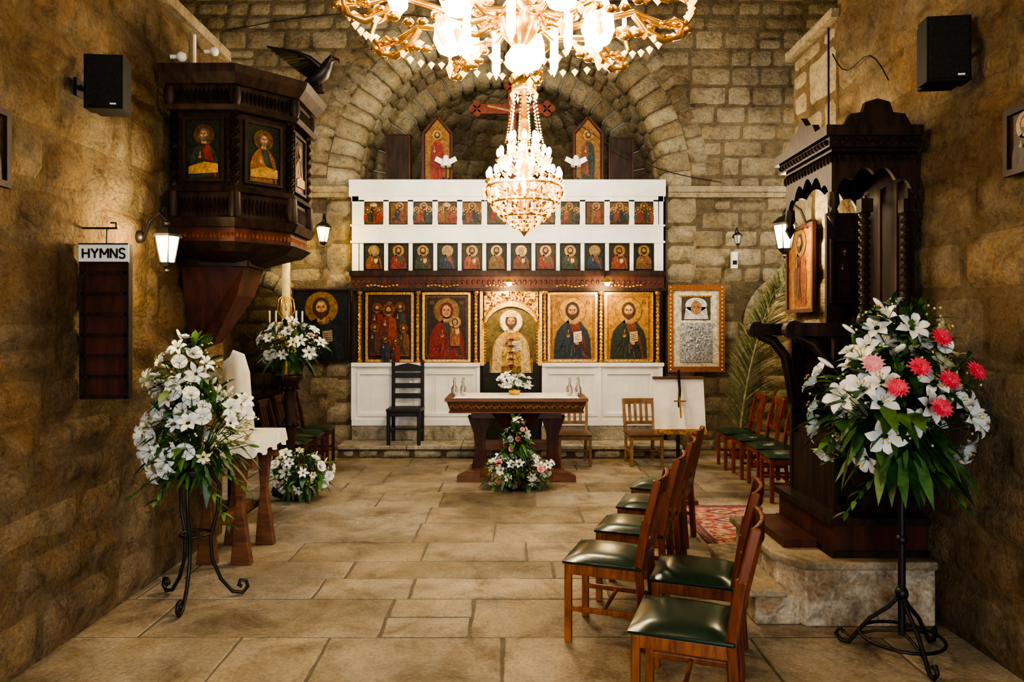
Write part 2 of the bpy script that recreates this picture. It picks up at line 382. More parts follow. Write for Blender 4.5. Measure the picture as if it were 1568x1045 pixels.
# floor
b = B(); b.bb(-5.2, 5.2, -3, 14, -.2, -.006, S_GROUT)
y = -2.9
while y < 13:
    h = R.uniform(.34, .66); x = -5.1-R.uniform(0, .6)
    while x < 5.1:
        w = R.uniform(.45, 1.5)
        a0, a1, z0, z1 = x+.002, x+w-.002, y+.002, y+h-.002; c = .006
        ia, ib = R.uniform(0,.014), R.uniform(0,.014); ic, id_ = R.uniform(0,.010), R.uniform(0,.010)
        sp = R.random() < .22 and h > .48; zz = z0+(z1-z0)*R.uniform(.35,.65)
        for (s0, s1) in (((z0, zz-.002), (zz+.002, z1)) if sp else ((z0, z1),)):
            P4 = [(a0+ia,s0+ic),(a1-ib,s0+id_),(a1-ia,s1-ic),(a0+ib,s1-id_)]; jj = R.uniform(-.002, .002)
            out = []
            for q in range(4):
                p0, p1 = P4[q], P4[(q+1) % 4]; n_ = 6
                for t in range(n_):
                    f = t/n_; px = p0[0]+(p1[0]-p0[0])*f; py = p0[1]+(p1[1]-p0[1])*f
                    if t: px += .008*mnoise.noise(Vector((px*6, py*6, 1))); py += .008*mnoise.noise(Vector((px*6, py*6, 9)))
                    out.append((px, py))
            mx, my = (a0+a1)/2, (s0+s1)/2; n_ = len(out)
            ins = [(px+(c if px < mx else -c)*min(1, abs(px-mx)*20), py+(c if py < my else -c)*min(1, abs(py-my)*20)) for px, py in out]
            b.add([(px,py,-.02) for px,py in out]+[(px,py,-.004) for px,py in out]+[(px,py,jj) for px,py in ins],
                  [tuple(range(2*n_, 3*n_))]+[(i, (i+1) % n_, n_+(i+1) % n_, n_+i) for i in range(n_)]+[(n_+i, n_+(i+1) % n_, 2*n_+(i+1) % n_, 2*n_+i) for i in range(n_)], S_FLOOR)
        x += w
    y += h
b.done('floor')
b = B(); b.bb(-2.3, 2.25, 9.48, 9.98, .0, .12, S_MORT)
courses(b, PY(9.48, -1), -2.3, 2.25, 0.0, .12, S_PLAT, hr=(.11,.12), wr=(.2,.5), prot=(.005,.02))
x = -2.3
while x < 2.2:
    w = min(R.uniform(.6, 1.), 2.25-x); b.bb(x+.003, x+w-.003, 9.44, 9.94, .12, .17, S_PLAT); x += w
b.done('altar_step', bevel=.008)

# ------------------------------------------------------------------ icon painter
SK = col(.40, .22, .11); SKH = col(.55, .34, .19)
def saint(b, w, h, bg=None, halo=None, robe=(.25,.05,.03), cloak=(.05,.07,.1), hair=(.06,.03,.015), y=0, cx=0, cz=0, beard=True, book=True, full=False, frame=None, fw=.04, detail=True, hs=1., folds=12, line=None):
    st = .003; Y = y
    if frame:
        for q in ((-w/2-fw, w/2+fw, h/2, h/2+fw), (-w/2-fw, w/2+fw, -h/2-fw, -h/2), (-w/2-fw, -w/2, -h/2, h/2), (w/2, w/2+fw, -h/2, h/2)):
            b.bb(cx+q[0], cx+q[1], Y-.03, Y, cz+q[2], cz+q[3], frame)
    if bg: b.bb(cx-w/2, cx+w/2, Y-.012, Y, cz-h/2, cz+h/2, col(*bg))
    Y -= .015
    if line:
        for q in ((-.46,.46,.462,.47),(-.46,.46,-.47,-.462),(-.465,-.455,-.47,.47),(.455,.465,-.47,.47)):
            b.bb(cx+q[0]*w, cx+q[1]*w, Y-.001, Y, cz+q[2]*h, cz+q[3]*h, col(*line))
        for s in (-1, 1):
            for k in range(3): b.bb(cx+s*w*(.34)+k*.02-.02, cx+s*w*.34+k*.02-.012, Y-.001, Y, cz+h*.35, cz+h*.40, col(*line))
    P = lambda pts: [(cx+a*w, cz+c*h) for a, c in pts]
    rb, ck, hr = col(*robe), col(*cloak), col(*hair)
    hz = .25 if not full else .33; hr_ = (.17 if not full else .11)*w*hs
    if full:
        b.poly(P([(-.22,-.46),(-.25,-.1),(-.2,.15),(-.07,.22),(.07,.22),(.2,.15),(.25,-.1),(.22,-.46)]), Y, rb)
        b.poly(P([(-.24,-.3),(-.25,-.1),(-.2,.15),(-.07,.22),(.02,.1),(-.03,-.2),(.1,-.42),(-.1,-.36)]), Y-st, ck)
    else:
        b.poly(P([(-.42,-.49),(-.40,-.2),(-.34,-.06),(-.24,.03),(-.08,.12),(.08,.12),(.24,.03),(.34,-.06),(.40,-.2),(.42,-.49)]), Y, rb)
        b.poly(P([(-.42,-.49),(-.40,-.2),(-.34,-.06),(-.24,.03),(-.09,.11),(-.04,.0),(.02,-.15),(.24,-.28),(.30,-.49)]), Y-st, ck)
        b.poly(P([(.14,.1),(.24,.03),(.34,-.06),(.40,-.2),(.42,-.49),(.36,-.49),(.28,-.2),(.18,-.02)]), Y-st, ck)
    if halo:
        b.ell(cx, cz+hz*h, hr_*1.82, hr_*1.82, Y-st*.7, col(*[q*.35 for q in halo]), 28)
        b.ell(cx, cz+hz*h, hr_*1.74, hr_*1.74, Y-st, col(*halo, .35, .3), 28)
    b.ell(cx, cz+hz*h+hr_*.05, hr_*.95, hr_*1.12, Y-2*st, hr)
    b.poly([(cx-hr_*.4, cz+hz*h), (cx+hr_*.4, cz+hz*h), (cx+hr_*.45, cz+hz*h-hr_*1.5), (cx-hr_*.45, cz+hz*h-hr_*1.5)], Y-2*st, SK)
    b.ell(cx, cz+hz*h-hr_*.05, hr_*.60, hr_*.86, Y-3*st, SK)
    if beard:
        b.poly([(cx-hr_*.6, cz+hz*h-hr_*.2), (cx-hr_*.25, cz+hz*h-hr_*.45), (cx+hr_*.25, cz+hz*h-hr_*.45), (cx+hr_*.6, cz+hz*h-hr_*.2), (cx+hr_*.4, cz+hz*h-hr_*.95), (cx, cz+hz*h-hr_*1.3), (cx-hr_*.4, cz+hz*h-hr_*.95)], Y-4*st, hr)
    lo_c, hi_c = (-.36, .36) if not full else (-.2, .2)
    for k in range(folds):
        a = lo_c+(hi_c-lo_c)*(k+R.uniform(.2,.8))/folds; z0 = R.uniform(-.47,-.3); L = R.uniform(.12,.28)*(1 if not full else 1.3); wd = R.uniform(.006,.014)
        base = cloak if a < 0 else robe; f = R.choice((.35, 2.2)); cc = col(*[min(.9, q*f+(.03 if f > 1 else 0)) for q in base])
        b.poly(P([(a,z0),(a+wd,z0),(a*.72+wd*.7,z0+L*.6),(a*.55,z0+L)]), Y-2*st, cc)
    if detail:
        dk = col(.05,.02,.01)
        b.ell(cx, cz+hz*h+hr_*.42, hr_*.36, hr_*.2, Y-4*st, SKH, 12); b.ell(cx-hr_*.3, cz+hz*h-hr_*.15, hr_*.13, hr_*.11, Y-4*st, SKH, 10); b.ell(cx+hr_*.3, cz+hz*h-hr_*.15, hr_*.13, hr_*.11, Y-4*st, SKH, 10)
        for sx in (-1, 1):
            b.ell(cx+sx*hr_*.26, cz+hz*h+hr_*.08, hr_*.13, hr_*.06, Y-5*st, dk, 8)
            b.poly([(cx+sx*hr_*.1, cz+hz*h+hr_*.20),(cx+sx*hr_*.45, cz+hz*h+hr_*.18),(cx+sx*hr_*.28, cz+hz*h+hr_*.27)], Y-5*st, dk)
        b.poly([(cx-hr_*.03, cz+hz*h+hr_*.1),(cx+hr_*.03, cz+hz*h+hr_*.1),(cx+hr_*.08, cz+hz*h-hr_*.28),(cx-hr_*.08, cz+hz*h-hr_*.28)], Y-5*st, col(.30,.14,.06))
        b.ell(cx, cz+hz*h-hr_*.45, hr_*.16, hr_*.045, Y-5*st, col(.35,.07,.05), 8)
    hzz = -.16 if not full else .02
    b.ell(cx-.1*w, cz+hzz*h+.03*h, .045*w, .03*h, Y-4*st, SK, 10)
    b.poly(P([(-.115,hzz+.05),(-.085,hzz+.05),(-.08,hzz+.12),(-.1,hzz+.12)]), Y-4*st, SK)
    if book:
        b.poly(P([(.03,hzz-.08),(.21,hzz-.06),(.20,hzz+.1),(.02,hzz+.08)]), Y-4*st, col(.5,.38,.2) if book is True else col(*book))
        if detail:
            for k in range(4): b.poly(P([(.045,hzz-.05+.03*k),(.19,hzz-.038+.03*k),(.19,hzz-.03+.03*k),(.045,hzz-.042+.03*k)]), Y-4.5*st, col(.1,.05,.03))
        b.ell(cx+.1*w, cz+hzz*h-.09*h, .05*w, .025*h, Y-5*st, SK, 10)

# ------------------------------------------------------------------ iconostasis
YI = 10.0
b = B()
b.bb(-2.22, 2.10, YI, YI+.06, .17, 3.72, WD)
b.bb(-2.26, 2.13, YI-.05, YI+.35, 3.55, 3.78, WPAINT)
b.bb(-2.23, 2.11, YI-.03, YI, 3.48, 3.55, WPAINT)
b.bb(-2.22, 2.10, YI-.04, YI, 2.90, 3.155, WPAINT)
b.bb(-2.24, 2.12, YI-.055, YI-.04, 2.90, 2.93, WPAINT); b.bb(-2.24, 2.12, YI-.055, YI-.04, 3.13, 3.155, WPAINT)
for i in range(13):
    xx = -2.09+.341*i
    b.bb(xx-.038, xx+.038, YI-.03, YI, 3.155, 3.5, WPAINT); b.bb(xx-.026, xx+.026, YI-.03, YI, 2.52, 2.90, WPAINT)
b.bb(-2.22, -2.13, YI-.03, YI, 2.5, 3.55, WPAINT); b.bb(2.03, 2.10, YI-.03, YI, 2.5, 3.55, WPAINT)
b.bb(-2.22, 2.10, YI-.10, YI, 2.24, 2.50, WDR); b.bb(-2.24, 2.12, YI-.13, YI-.1, 2.44, 2.51, WD); b.bb(-2.24, 2.12, YI-.13, YI-.1, 2.23, 2.27, WD)
for i in range(60):
    b.ball((-2.18+i*.0715, YI-.10, 2.355), (.026, .012, .035), WDR, 6, 4)
for x0 in (-2.1, -1.27, -.47, .5, 1.25):
    for k in range(9): b.ball((x0+.05*k+.12, YI-.135, 2.30+.012*math.sin(k)), (.02,.006,.012), GOLD, 6, 4)
b.bb(-.445, -.385, YI-.06, YI, 1.2, 2.24, GOLD); b.bb(.36, .418, YI-.06, YI, 1.2, 2.24, GOLD)
b.archpanel(-.40, .375, 1.70, 2.23, YI-.06, YI-.02, GOLD, cusps=0, rise=.74)
for i in range(130):
    t = R.uniform(0, 1); xx = -.40+.775*t; zl = 1.70+.53*.76*math.sqrt(max(0, 1-(2*t-1)**2))
    z = R.uniform(zl, 2.21)
    b.ball((xx, YI-.065, z), (R.uniform(.010,.03), .014, R.uniform(.010,.022)), R.choice((GOLD, GOLD, WDR)), 6, 4)
for k in range(33):
    a = pi*k/32; b.ball((-.0125-.385*math.cos(a), YI-.07, 1.72+.385*math.sin(a)), .017, GOLD, 6, 4)
for k in range(12):
    for s in (-.372, .347): b.ball((s, YI-.065, 1.24+k*.042), .015, GOLD, 6, 4)
b.bb(-.40, .375, YI-.03, YI, .17, 1.25, col(.02, .025, .016)); b.bb(-.02, 0, YI-.045, YI-.02, .17, 1.2, WDR)
b.bb(-.40, .375, YI-.025, YI, 1.2, 2.2, col(.17, .125, .03))
for xx in (-2.11, -1.305, -.5, .455, 1.235, 2.02):
    b.twist(xx, YI-.045, 1.28, 2.2, .026, GOLD, turns=9, n=60)
    b.lathe([(.02,0),(.045,.02),(.03,.05),(.045,.06)], (xx, YI-.045, 1.22), GOLD, 12); b.lathe([(.025,0),(.045,.03),(.045,.05)], (xx, YI-.045, 2.18), GOLD, 12)
b.bb(-2.2, -.445, YI-.03, YI, .37, 1.23, WPAINT); b.bb(.418, 2.08, YI-.03, YI, .37, 1.23, WPAINT)
b.bb(-2.22, -.445, YI-.09, YI, 1.19, 1.24, WPAINT); b.bb(.418, 2.10, YI-.09, YI, 1.19, 1.24, WPAINT)
b.bb(-2.22, -.445, YI-.06, YI, .37, .45, WPAINT); b.bb(.418, 2.10, YI-.06, YI, .37, .45, WPAINT)
b.bb(-2.22, -.43, YI-.05, YI, .17, .37, S_PLAT); b.bb(.41, 2.10, YI-.05, YI, .17, .37, S_PLAT)
for x0, x1 in ((-2.145,-1.38),(-1.236,-.5),(.46,1.19),(1.28,1.96)):
    for q in ((x0,x1,1.08,1.12),(x0,x1,.5,.54),(x0,x0+.04,.54,1.08),(x1-.04,x1,.54,1.08)):
        b.bb(q[0], q[1], YI-.055, YI-.03, q[2], q[3], WPAINT)
    for k in range(1, 4): b.bb(x0+(x1-x0)*k/4-.004, x0+(x1-x0)*k/4+.004, YI-.036, YI-.03, .54, 1.08, WPAINT)
for x in (-2.2, -1.33, -.47, .44, 1.21, 2.06):
    b.bb(x-.025, x+.025, YI-.065, YI, .45, 1.19, WPAINT)
b.done('iconostasis', bevel=.004)
b = B()
robes = [((.22,.04,.02),(.04,.06,.035)),((.07,.09,.045),(.22,.04,.03)),((.035,.04,.07),(.2,.07,.03)),((.24,.07,.035),(.17,.10,.035)),((.06,.07,.045),(.28,.07,.035)),((.25,.08,.04),(.03,.045,.075))]
for r, (z0, z1) in enumerate(((3.165, 3.47), (2.535, 2.885))):
    for i in range(12):
        xx = -2.09+.1705+.341*i; w = .265; h = z1-z0-.01; ro = robes[(i*5+r*2) % 6]
        bg = ((.13,.055,.02),(.17,.08,.025),(.07,.05,.028))[(i+r) % 3] if r == 0 else ((.02,.03,.018),(.045,.035,.015),(.018,.022,.015))[i % 3]
        b.M = Matrix.Translation((xx, YI-.002, (z0+z1)/2))
        if r == 0:
            ha = (.34,.18,.05)
            saint(b, w, h, bg, ha, ro[0], ro[1], book=False, full=True, cx=R.uniform(-.02,.02), detail=False, hs=1.1, folds=5)
            b.poly([(-.12,-.14),(.12,-.14),(.12,-.09),(.05,-.06),(-.04,-.1),(-.12,-.05)], -.014, col(.12,.07,.03))
            if i % 4 != 1:
                saint(b, w*.8, h*.75, None, ha, ro[1], ro[0], book=False, full=True, cx=-.085, cz=-.03, detail=False, y=-.018, folds=4, hs=1.1)
                saint(b, w*.8, h*R.uniform(.6,.85), None, ha, robes[i % 6][0], ro[0], book=False, full=True, cx=.085, cz=-.03, detail=False, y=-.018, folds=4, hs=1.1)
                if i % 3 == 0: b.ell(-.0, .11, .05, .025, -.03, col(.5,.4,.25))
        else: saint(b, w, h, bg, (.38,.22,.06), ro[0], ro[1], detail=False, hair=((.3,.27,.22) if i % 3 == 0 else (.05,.025,.012)), folds=7, book=(i % 2 == 0))
b.done('small_icon_panels')
def icon_obj(name, cx, cz, w, h, y=YI-.002, rot=0, extra=None, **k):
    b = B(); saint(b, w, h, **k)
    if extra: extra(b)
    return b.done(name, (cx, y, cz), rot)
FR = GOLD
def many(b):
    for i, (x, z, s) in enumerate(((-.17,.08,.62),(.15,.10,.60),(-.01,.0,.80),(-.2,-.17,.55),(.2,-.18,.55),(-.05,-.30,.45),(.09,-.32,.42))):
        rr = ((.22,.03,.015),(.06,.05,.03),(.28,.05,.02),(.10,.04,.02),(.20,.08,.03),(.05,.05,.05),(.24,.04,.02))[i]
        saint(b, .6*s, .9*s, None, (.20,.07,.02), rr, (rr[0]*.4, rr[1]*.6, rr[2]*.8), full=True, book=False, y=-.014-.018*i*.3, cx=x, cz=z, detail=False, folds=8)
icon_obj('icon_painting_of_saints', -1.70, 1.735, .60, .90, bg=(.045,.018,.010), halo=None, robe=(.09,.02,.012), cloak=(.06,.02,.012), frame=FR, fw=.035, full=True, extra=many, detail=False)
def child(b):
    saint(b, .28, .42, None, (.35,.20,.06), (.35,.14,.05), (.24,.08,.03), y=-.034, cx=.12, cz=-.07, beard=False, full=True, detail=False, hs=1.5)
icon_obj('icon_painting_of_virgin_and_child', -.91, 1.735, .60, .90, bg=(.035,.022,.013), halo=(.20,.11,.035), robe=(.05,.065,.05), cloak=(.20,.02,.015), hair=(.15,.018,.012), beard=False, book=False, frame=FR, fw=.035, extra=child, line=(.25,.15,.05), folds=22)
icon_obj('icon_painting_of_christ', .84, 1.735, .62, .90, bg=(.38,.19,.04), halo=(.50,.27,.06), robe=(.15,.035,.02), cloak=(.025,.038,.05), book=(.75,.68,.5), frame=FR, fw=.035, line=(.2,.06,.02), folds=24)
icon_obj('icon_painting_of_john_the_baptist', 1.62, 1.735, .61, .90, bg=(.36,.18,.035), halo=(.47,.25,.055), robe=(.15,.05,.025), cloak=(.028,.038,.024), hair=(.08,.035,.015), book=(.5,.36,.18), frame=FR, fw=.035, line=(.2,.06,.02), folds=24)
def throne_christ(b):
    b.bb(-.30, .30, -.01, 0, -.50, -.30, col(.30,.17,.05))
    b.ell(0, .21, .165, .165, -.0165, col(.5,.3,.07), 28)
    for s in (-1, 1): b.poly([(s*.12,-.02),(s*.20,-.02),(s*.28,-.5),(s*.14,-.5)], -.03, col(.6,.45,.2))
    for k in range(5):
        b.bb(-.03, .03, -.034, -.03, -.42+k*.09, -.38+k*.09, col(.22,.09,.04)); b.bb(-.06, .06, -.034, -.03, -.405+k*.09, -.395+k*.09, col(.22,.09,.04))
    b.poly([(-.07,.27),(.07,.27),(.085,.36),(.04,.33),(0,.37),(-.04,.33),(-.085,.36)], -.034, col(.7,.42,.1))
icon_obj('royal_door_icon', -.012, 1.60, .64, .84, y=YI-.03, bg=None, halo=(.80,.66,.40), robe=(.48,.27,.05), cloak=(.58,.35,.09), hair=(.10,.05,.025), book=(.75,.7,.5), hs=.80, extra=throne_christ, folds=24)

for s, cx in ((-1, -1.055), (1, 1.075)):
    b = B(); pts = [(-.2,0),(.2,0),(.2,.7),(.0,.93),(-.2,.7)]
    b.prism(pts, 0, .03, WD); b.prism([(x*.86, z*.93+.03) for x, z in pts], -.006, 0, col(.26,.12,.03))
    b.M = Matrix.Translation((0, -.006, .40)); saint(b, .38, .80, None, (.42,.22,.06), (.28,.03,.02) if s < 0 else (.03,.045,.035), (.2,.03,.02) if s < 0 else (.16,.05,.03), full=True, book=False, detail=False)
    b.M = Matrix.Identity(4)
    for p, q in (((-.2,0),(-.2,.7)),((.2,0),(.2,.7)),((-.2,.7),(0,.93)),((.2,.7),(0,.93))):
        b.beam((p[0],-.01,p[1]), (q[0],-.01,q[1]), .03, .03, WDR, up=(0,1,0))
    b.done('gabled_icon', (cx, YI+.16, 3.78))
for cx, h in ((-1.61, .68), (1.54, .63)):
    b = B(); b.bb(-.175, .175, 0, .14, 0, h, WDR); b.bb(-.15, .15, -.012, 0, .03, h-.03, WD); b.bb(-.185, .185, -.015, .15, h-.02, h, WD)
    b.done('dark_wood_cabinet', (cx, YI+.14, 3.78), bevel=.004)
b = B()
cr = pm('cross_paint', (.20, .045, .025), (.11, .022, .013), rough=.5)
b.bb(-.06, .06, 0, .04, 0, 1.35, cr); b.bb(-.46, .46, -.005, .035, 1.01, 1.15, cr)
for x, z in ((-.50,1.08),(.50,1.08),(0,1.40)):
    for dx, dz in ((0,.06),(.06,0),(-.06,0),(0,-.06)): b.cyl((x+dx,-.006,z+dz), (x+dx,.036,z+dz), .055, cr)
fs_ = col(.42,.24,.12)
b.bb(-.03, .03, -.012, -.004, .38, 1.2, fs_); b.ball((0,-.02,1.16), (.05,.02,.065), fs_)
b.beam((-.35,-.01,1.12), (0,-.01,1.04), .03, .015, fs_, up=(0,1,0)); b.beam((.35,-.01,1.12), (0,-.01,1.04), .03, .015, fs_, up=(0,1,0))
b.done('crucifix', (.0, YI+.27, 3.78), bevel=.004)
for cx in (-.92, .89):
    b = B(); b.cyl((0,0,0), (0,0,.03), .05, BLK); b.tube([(0,0,.03),(0,.02,.13),(0,-.02,.2)], .009, BLK)
    b.lathe([(.03,.09),(.06,.0),(.075,-.06),(.07,-.06),(.05,.0)], (0,-.03,.25), WPAINT, 16)
    for s in (-1, 1): b.prism([(s*.03,.28),(s*.13,.33),(s*.16,.27),(s*.07,.22)], -.04, -.03, WPAINT)
    b.done('winged_spot_lamp', (cx, YI+.02, 3.78))
for cx in (-.04, 1.28):
    b = B(); b.tube([(0,.1,.06),(0,-.02,.10),(0,-.10,.06)], .008, BRASS)
    b.lathe([(.02,.05),(.08,0),(.085,-.02)], (0,-.12,.02), BRASS, 14); b.ball((0,-.12,-.01), .035, BULB)
    b.done('picture_light', (cx, YI-.235, 2.33))
    light('picture_light_lamp', 'POINT', (cx, YI-.38, 2.24), 24, (1, .74, .38), .04)

# ------------------------------------------------------------------ framed icon right, dark painting left
b = B()
OR = pm('inlaid_frame', (.38, .15, .045), (.18, .06, .02), scale=40, rough=.35)
for q in ((-.395,.395,.53,.605),(-.395,.395,-.605,-.53),(-.395,-.32,-.53,.53),(.32,.395,-.53,.53)): b.bb(q[0], q[1], -.05, 0, q[2], q[3], OR)
b.bb(-.32, .32, -.02, 0, -.53, .53, col(.75, .68, .5)); b.bb(-.2, .2, -.03, -.02, .12, .44, col(.10, .08, .06)); b.ell(0, .33, .15, .10, -.034, col(.75,.73,.66)); b.poly([(-.14,.30),(.14,.30),(.17,.13),(-.17,.13)], -.034, col(.7,.68,.6)); b.ell(0, .29, .075, .10, -.037, SK)
for s in (-1,1): b.ell(s*.03,.30,.012,.006,-.04,col(.05,.02,.01),8)
b.bb(-.22, .22, -.04, -.02, -.47, .08, SILV); b.bb(-.22, .22, -.035, -.02, .44, .46, GOLD)
for i in range(50): b.ball((R.uniform(-.19,.19), -.042, R.uniform(-.44,.05)), (R.uniform(.012,.03), .012, R.uniform(.012,.04)), SILV, 6, 4)
for i in range(22):
    z = -.57+i*.0545; b.ball((-.357,-.05,z), .012, col(.8,.7,.5), 6, 4); b.ball((.357,-.05,z), .012, col(.8,.7,.5), 6, 4)
b.done('framed_silver_icon', (2.56, Y0-.08, 1.715), bevel=.003)
icon_obj('dark_icon_painting', -2.655, 1.755, .76, .98, y=Y0-.08, bg=(.010,.012,.014), halo=(.30,.18,.045), robe=(.022,.026,.034), cloak=(.014,.018,.022), frame=WD, fw=.025, book=(.28,.24,.16))

# ------------------------------------------------------------------ lanterns
def lantern(name, loc, wall_dx, wall_dy=0, s=1., glass=LANT, watts=25, colr=(1, .78, .45)):
    b = B(); n = 6
    b.lathe([(.045*s,-.10*s),(.075*s,.06*s)], (0,0,0), glass, n, False); b.lathe([(.0,-.10*s),(.045*s,-.10*s)], (0,0,0), BLK, n, False)
    b.lathe([(.095*s,.06*s),(.09*s,.075*s),(.04*s,.12*s),(.015*s,.13*s),(.02*s,.15*s),(0,.165*s)], (0,0,0), BLK, n, False)
    b.lathe([(.05*s,-.10*s),(.03*s,-.125*s),(.01*s,-.14*s),(.015*s,-.155*s),(0,-.17*s)], (0,0,0), BLK, n, False)
    for k in range(n):
        a = 2*pi*k/n; b.cyl((.046*s*math.cos(a),.046*s*math.sin(a),-.10*s), (.077*s*math.cos(a),.077*s*math.sin(a),.065*s), .006*s, BLK, n=5)
    p = [(0,0,.16*s),(wall_dx*.25,wall_dy*.25,.22*s),(wall_dx*.6,wall_dy*.6,.17*s),(wall_dx*.85,wall_dy*.85,.05*s),(wall_dx,wall_dy,.08*s)]
    b.tube(p, .010*s, BLK, 6); b.ball((wall_dx*.98, wall_dy*.98, .07*s), .04*s, BLK)
    b.done(name, loc)
    if watts:
        light(name+'_lamp', 'POINT', (loc[0]-(.0 if wall_dx == 0 else math.copysign(.02, wall_dx)), loc[1]-.14, loc[2]), watts, colr, .05)
lantern('wall_lantern', (-2.16, 4.5, 2.22), -.22, .08, 1.0, watts=26, colr=(1,.78,.42))
lantern('wall_lantern', (2.2, 5.8, 2.47), .23, .02, 1.15, watts=26, colr=(1, .80, .45))
lantern('wall_lantern', (-2.58, 9.82, 3.02), 0, .2, 1.2, LANTY, 30, (1, .68, .2))
lantern('wall_lantern', (3.1, 9.86, 2.95), 0, .17, .7, pm('unlit_glass', (.7,.7,.6), rough=.2), 0)

def speaker(name, loc, rot, w, h, s):
    b = B(); b.prism([(-w/2,-h/2),(w/2,-h/2),(w/2,h/2),(-w/2,h/2)], -w*.38, w*.1, BPL); b.prism([(-w*.4,-h/2),(w*.4,-h/2),(w*.4,h/2),(-w*.4,h/2)], w*.1, w*.4, BPL)
    b.bb(-w*.44, w*.44, -w*.41, -w*.38, -h*.46, h*.46, GRILLE)
    b.bb(w*.18, w*.34, -w*.425, -w*.41, -h*.43, -h*.40, WPAINT)
    for k in range(7): b.bb(s*w*.5-.006, s*w*.5+.006, -w*.3, w*.1, -h*.4+k*h*.13, -h*.37+k*h*.13, BPL)
    b.tube([(s*w*.3,w*.3,0),(s*w*.85,w*.35,0),(s*w*.95,w*.35,.02)], .014, BLK, 8); b.bb(s*w*.95-.01, s*w*.95+.01, w*.1, w*.6, -.05, .05, BLK)
    b.done(name, loc, rot, bevel=.008)
speaker('wall_speaker', (-2.195, 3.92, 3.03), .10, .20, .29, -1)
speaker('wall_speaker', (2.29, 3.83, 3.17), -.12, .22, .34, 1)
for x, yy, z, hh in ((WL+.05, 3.22, 2.54, .30), (WR_-.05, 3.36, 2.60, .26)):
    b = B(); saint(b, .22, hh, bg=(.06,.035,.018), halo=(.12,.08,.03), robe=(.045,.028,.018), cloak=(.03,.018,.013), frame=WD, fw=.03, detail=False)
    b.done('framed_print', (x, yy, z), (pi/2 if x < 0 else -pi/2))

# hymn board
b = B(); w, h = .255, .86
b.bb(-w/2, w/2, 0, .03, -h/2, h/2, WDR); b.bb(-w/2-.008, -w/2+.02, -.012, .032, -h/2, h/2, WD); b.bb(w/2-.02, w/2+.008, -.012, .032, -h/2, h/2, WD)
for k in range(7): b.bb(-w/2, w/2, -.012, 0, -h/2+k*.115, -h/2+.018+k*.115, WD)
b.bb(-w/2-.008, w/2+.008, -.016, 0, h/2-.105, h/2, WPAINT)
b.bb(-w/2-.008, w/2+.008, -.018, 0, h/2-.108, h/2-.100, BLK); b.bb(-w/2-.008, w/2+.008, -.018, 0, h/2-.006, h/2+.002, BLK)
b.tube([(-w/2-.03,.02,h/2+.09),(.06,.02,h/2+.09)], .006, BLK, 6); b.tube([(0,.02,h/2),(0,.02,h/2+.09)], .004, BLK, 6); b.tube([(.05,.02,h/2+.09),(.05,.02,h/2+.12),(.02,.02,h/2+.12)], .005, BLK, 6)
LET = {'H': [((0,0),(0,1)),((1,0),(1,1)),((0,.5),(1,.5))], 'Y': [((0,1),(.5,.48)),((1,1),(.5,.48)),((.5,0),(.5,.5))],
       'M': [((0,0),(0,1)),((1,0),(1,1)),((0,1),(.5,.35)),((1,1),(.5,.35))], 'N': [((0,0),(0,1)),((1,0),(1,1)),((0,1),(1,0))],
       'S': [((1,.85),(.8,1)),((.8,1),(.2,1)),((.2,1),(0,.8)),((0,.8),(.15,.56)),((.15,.56),(.85,.44)),((.85,.44),(1,.2)),((1,.2),(.8,0)),((.8,0),(.2,0)),((.2,0),(0,.15))]}
xl = -.112
for c_, lw in (('H',.034),('Y',.036),('M',.042),('N',.034),('S',.030)):
    for (p, q) in LET[c_]:
        b.beam((xl+p[0]*lw,-.0175,h/2-.080+p[1]*.052), (xl+q[0]*lw,-.0175,h/2-.080+q[1]*.052), .010, .004, BLK, up=(0,1,0))
    xl += lw+.0135
b.done('hymn_board', (-2.255, 3.98, 1.745), .02)

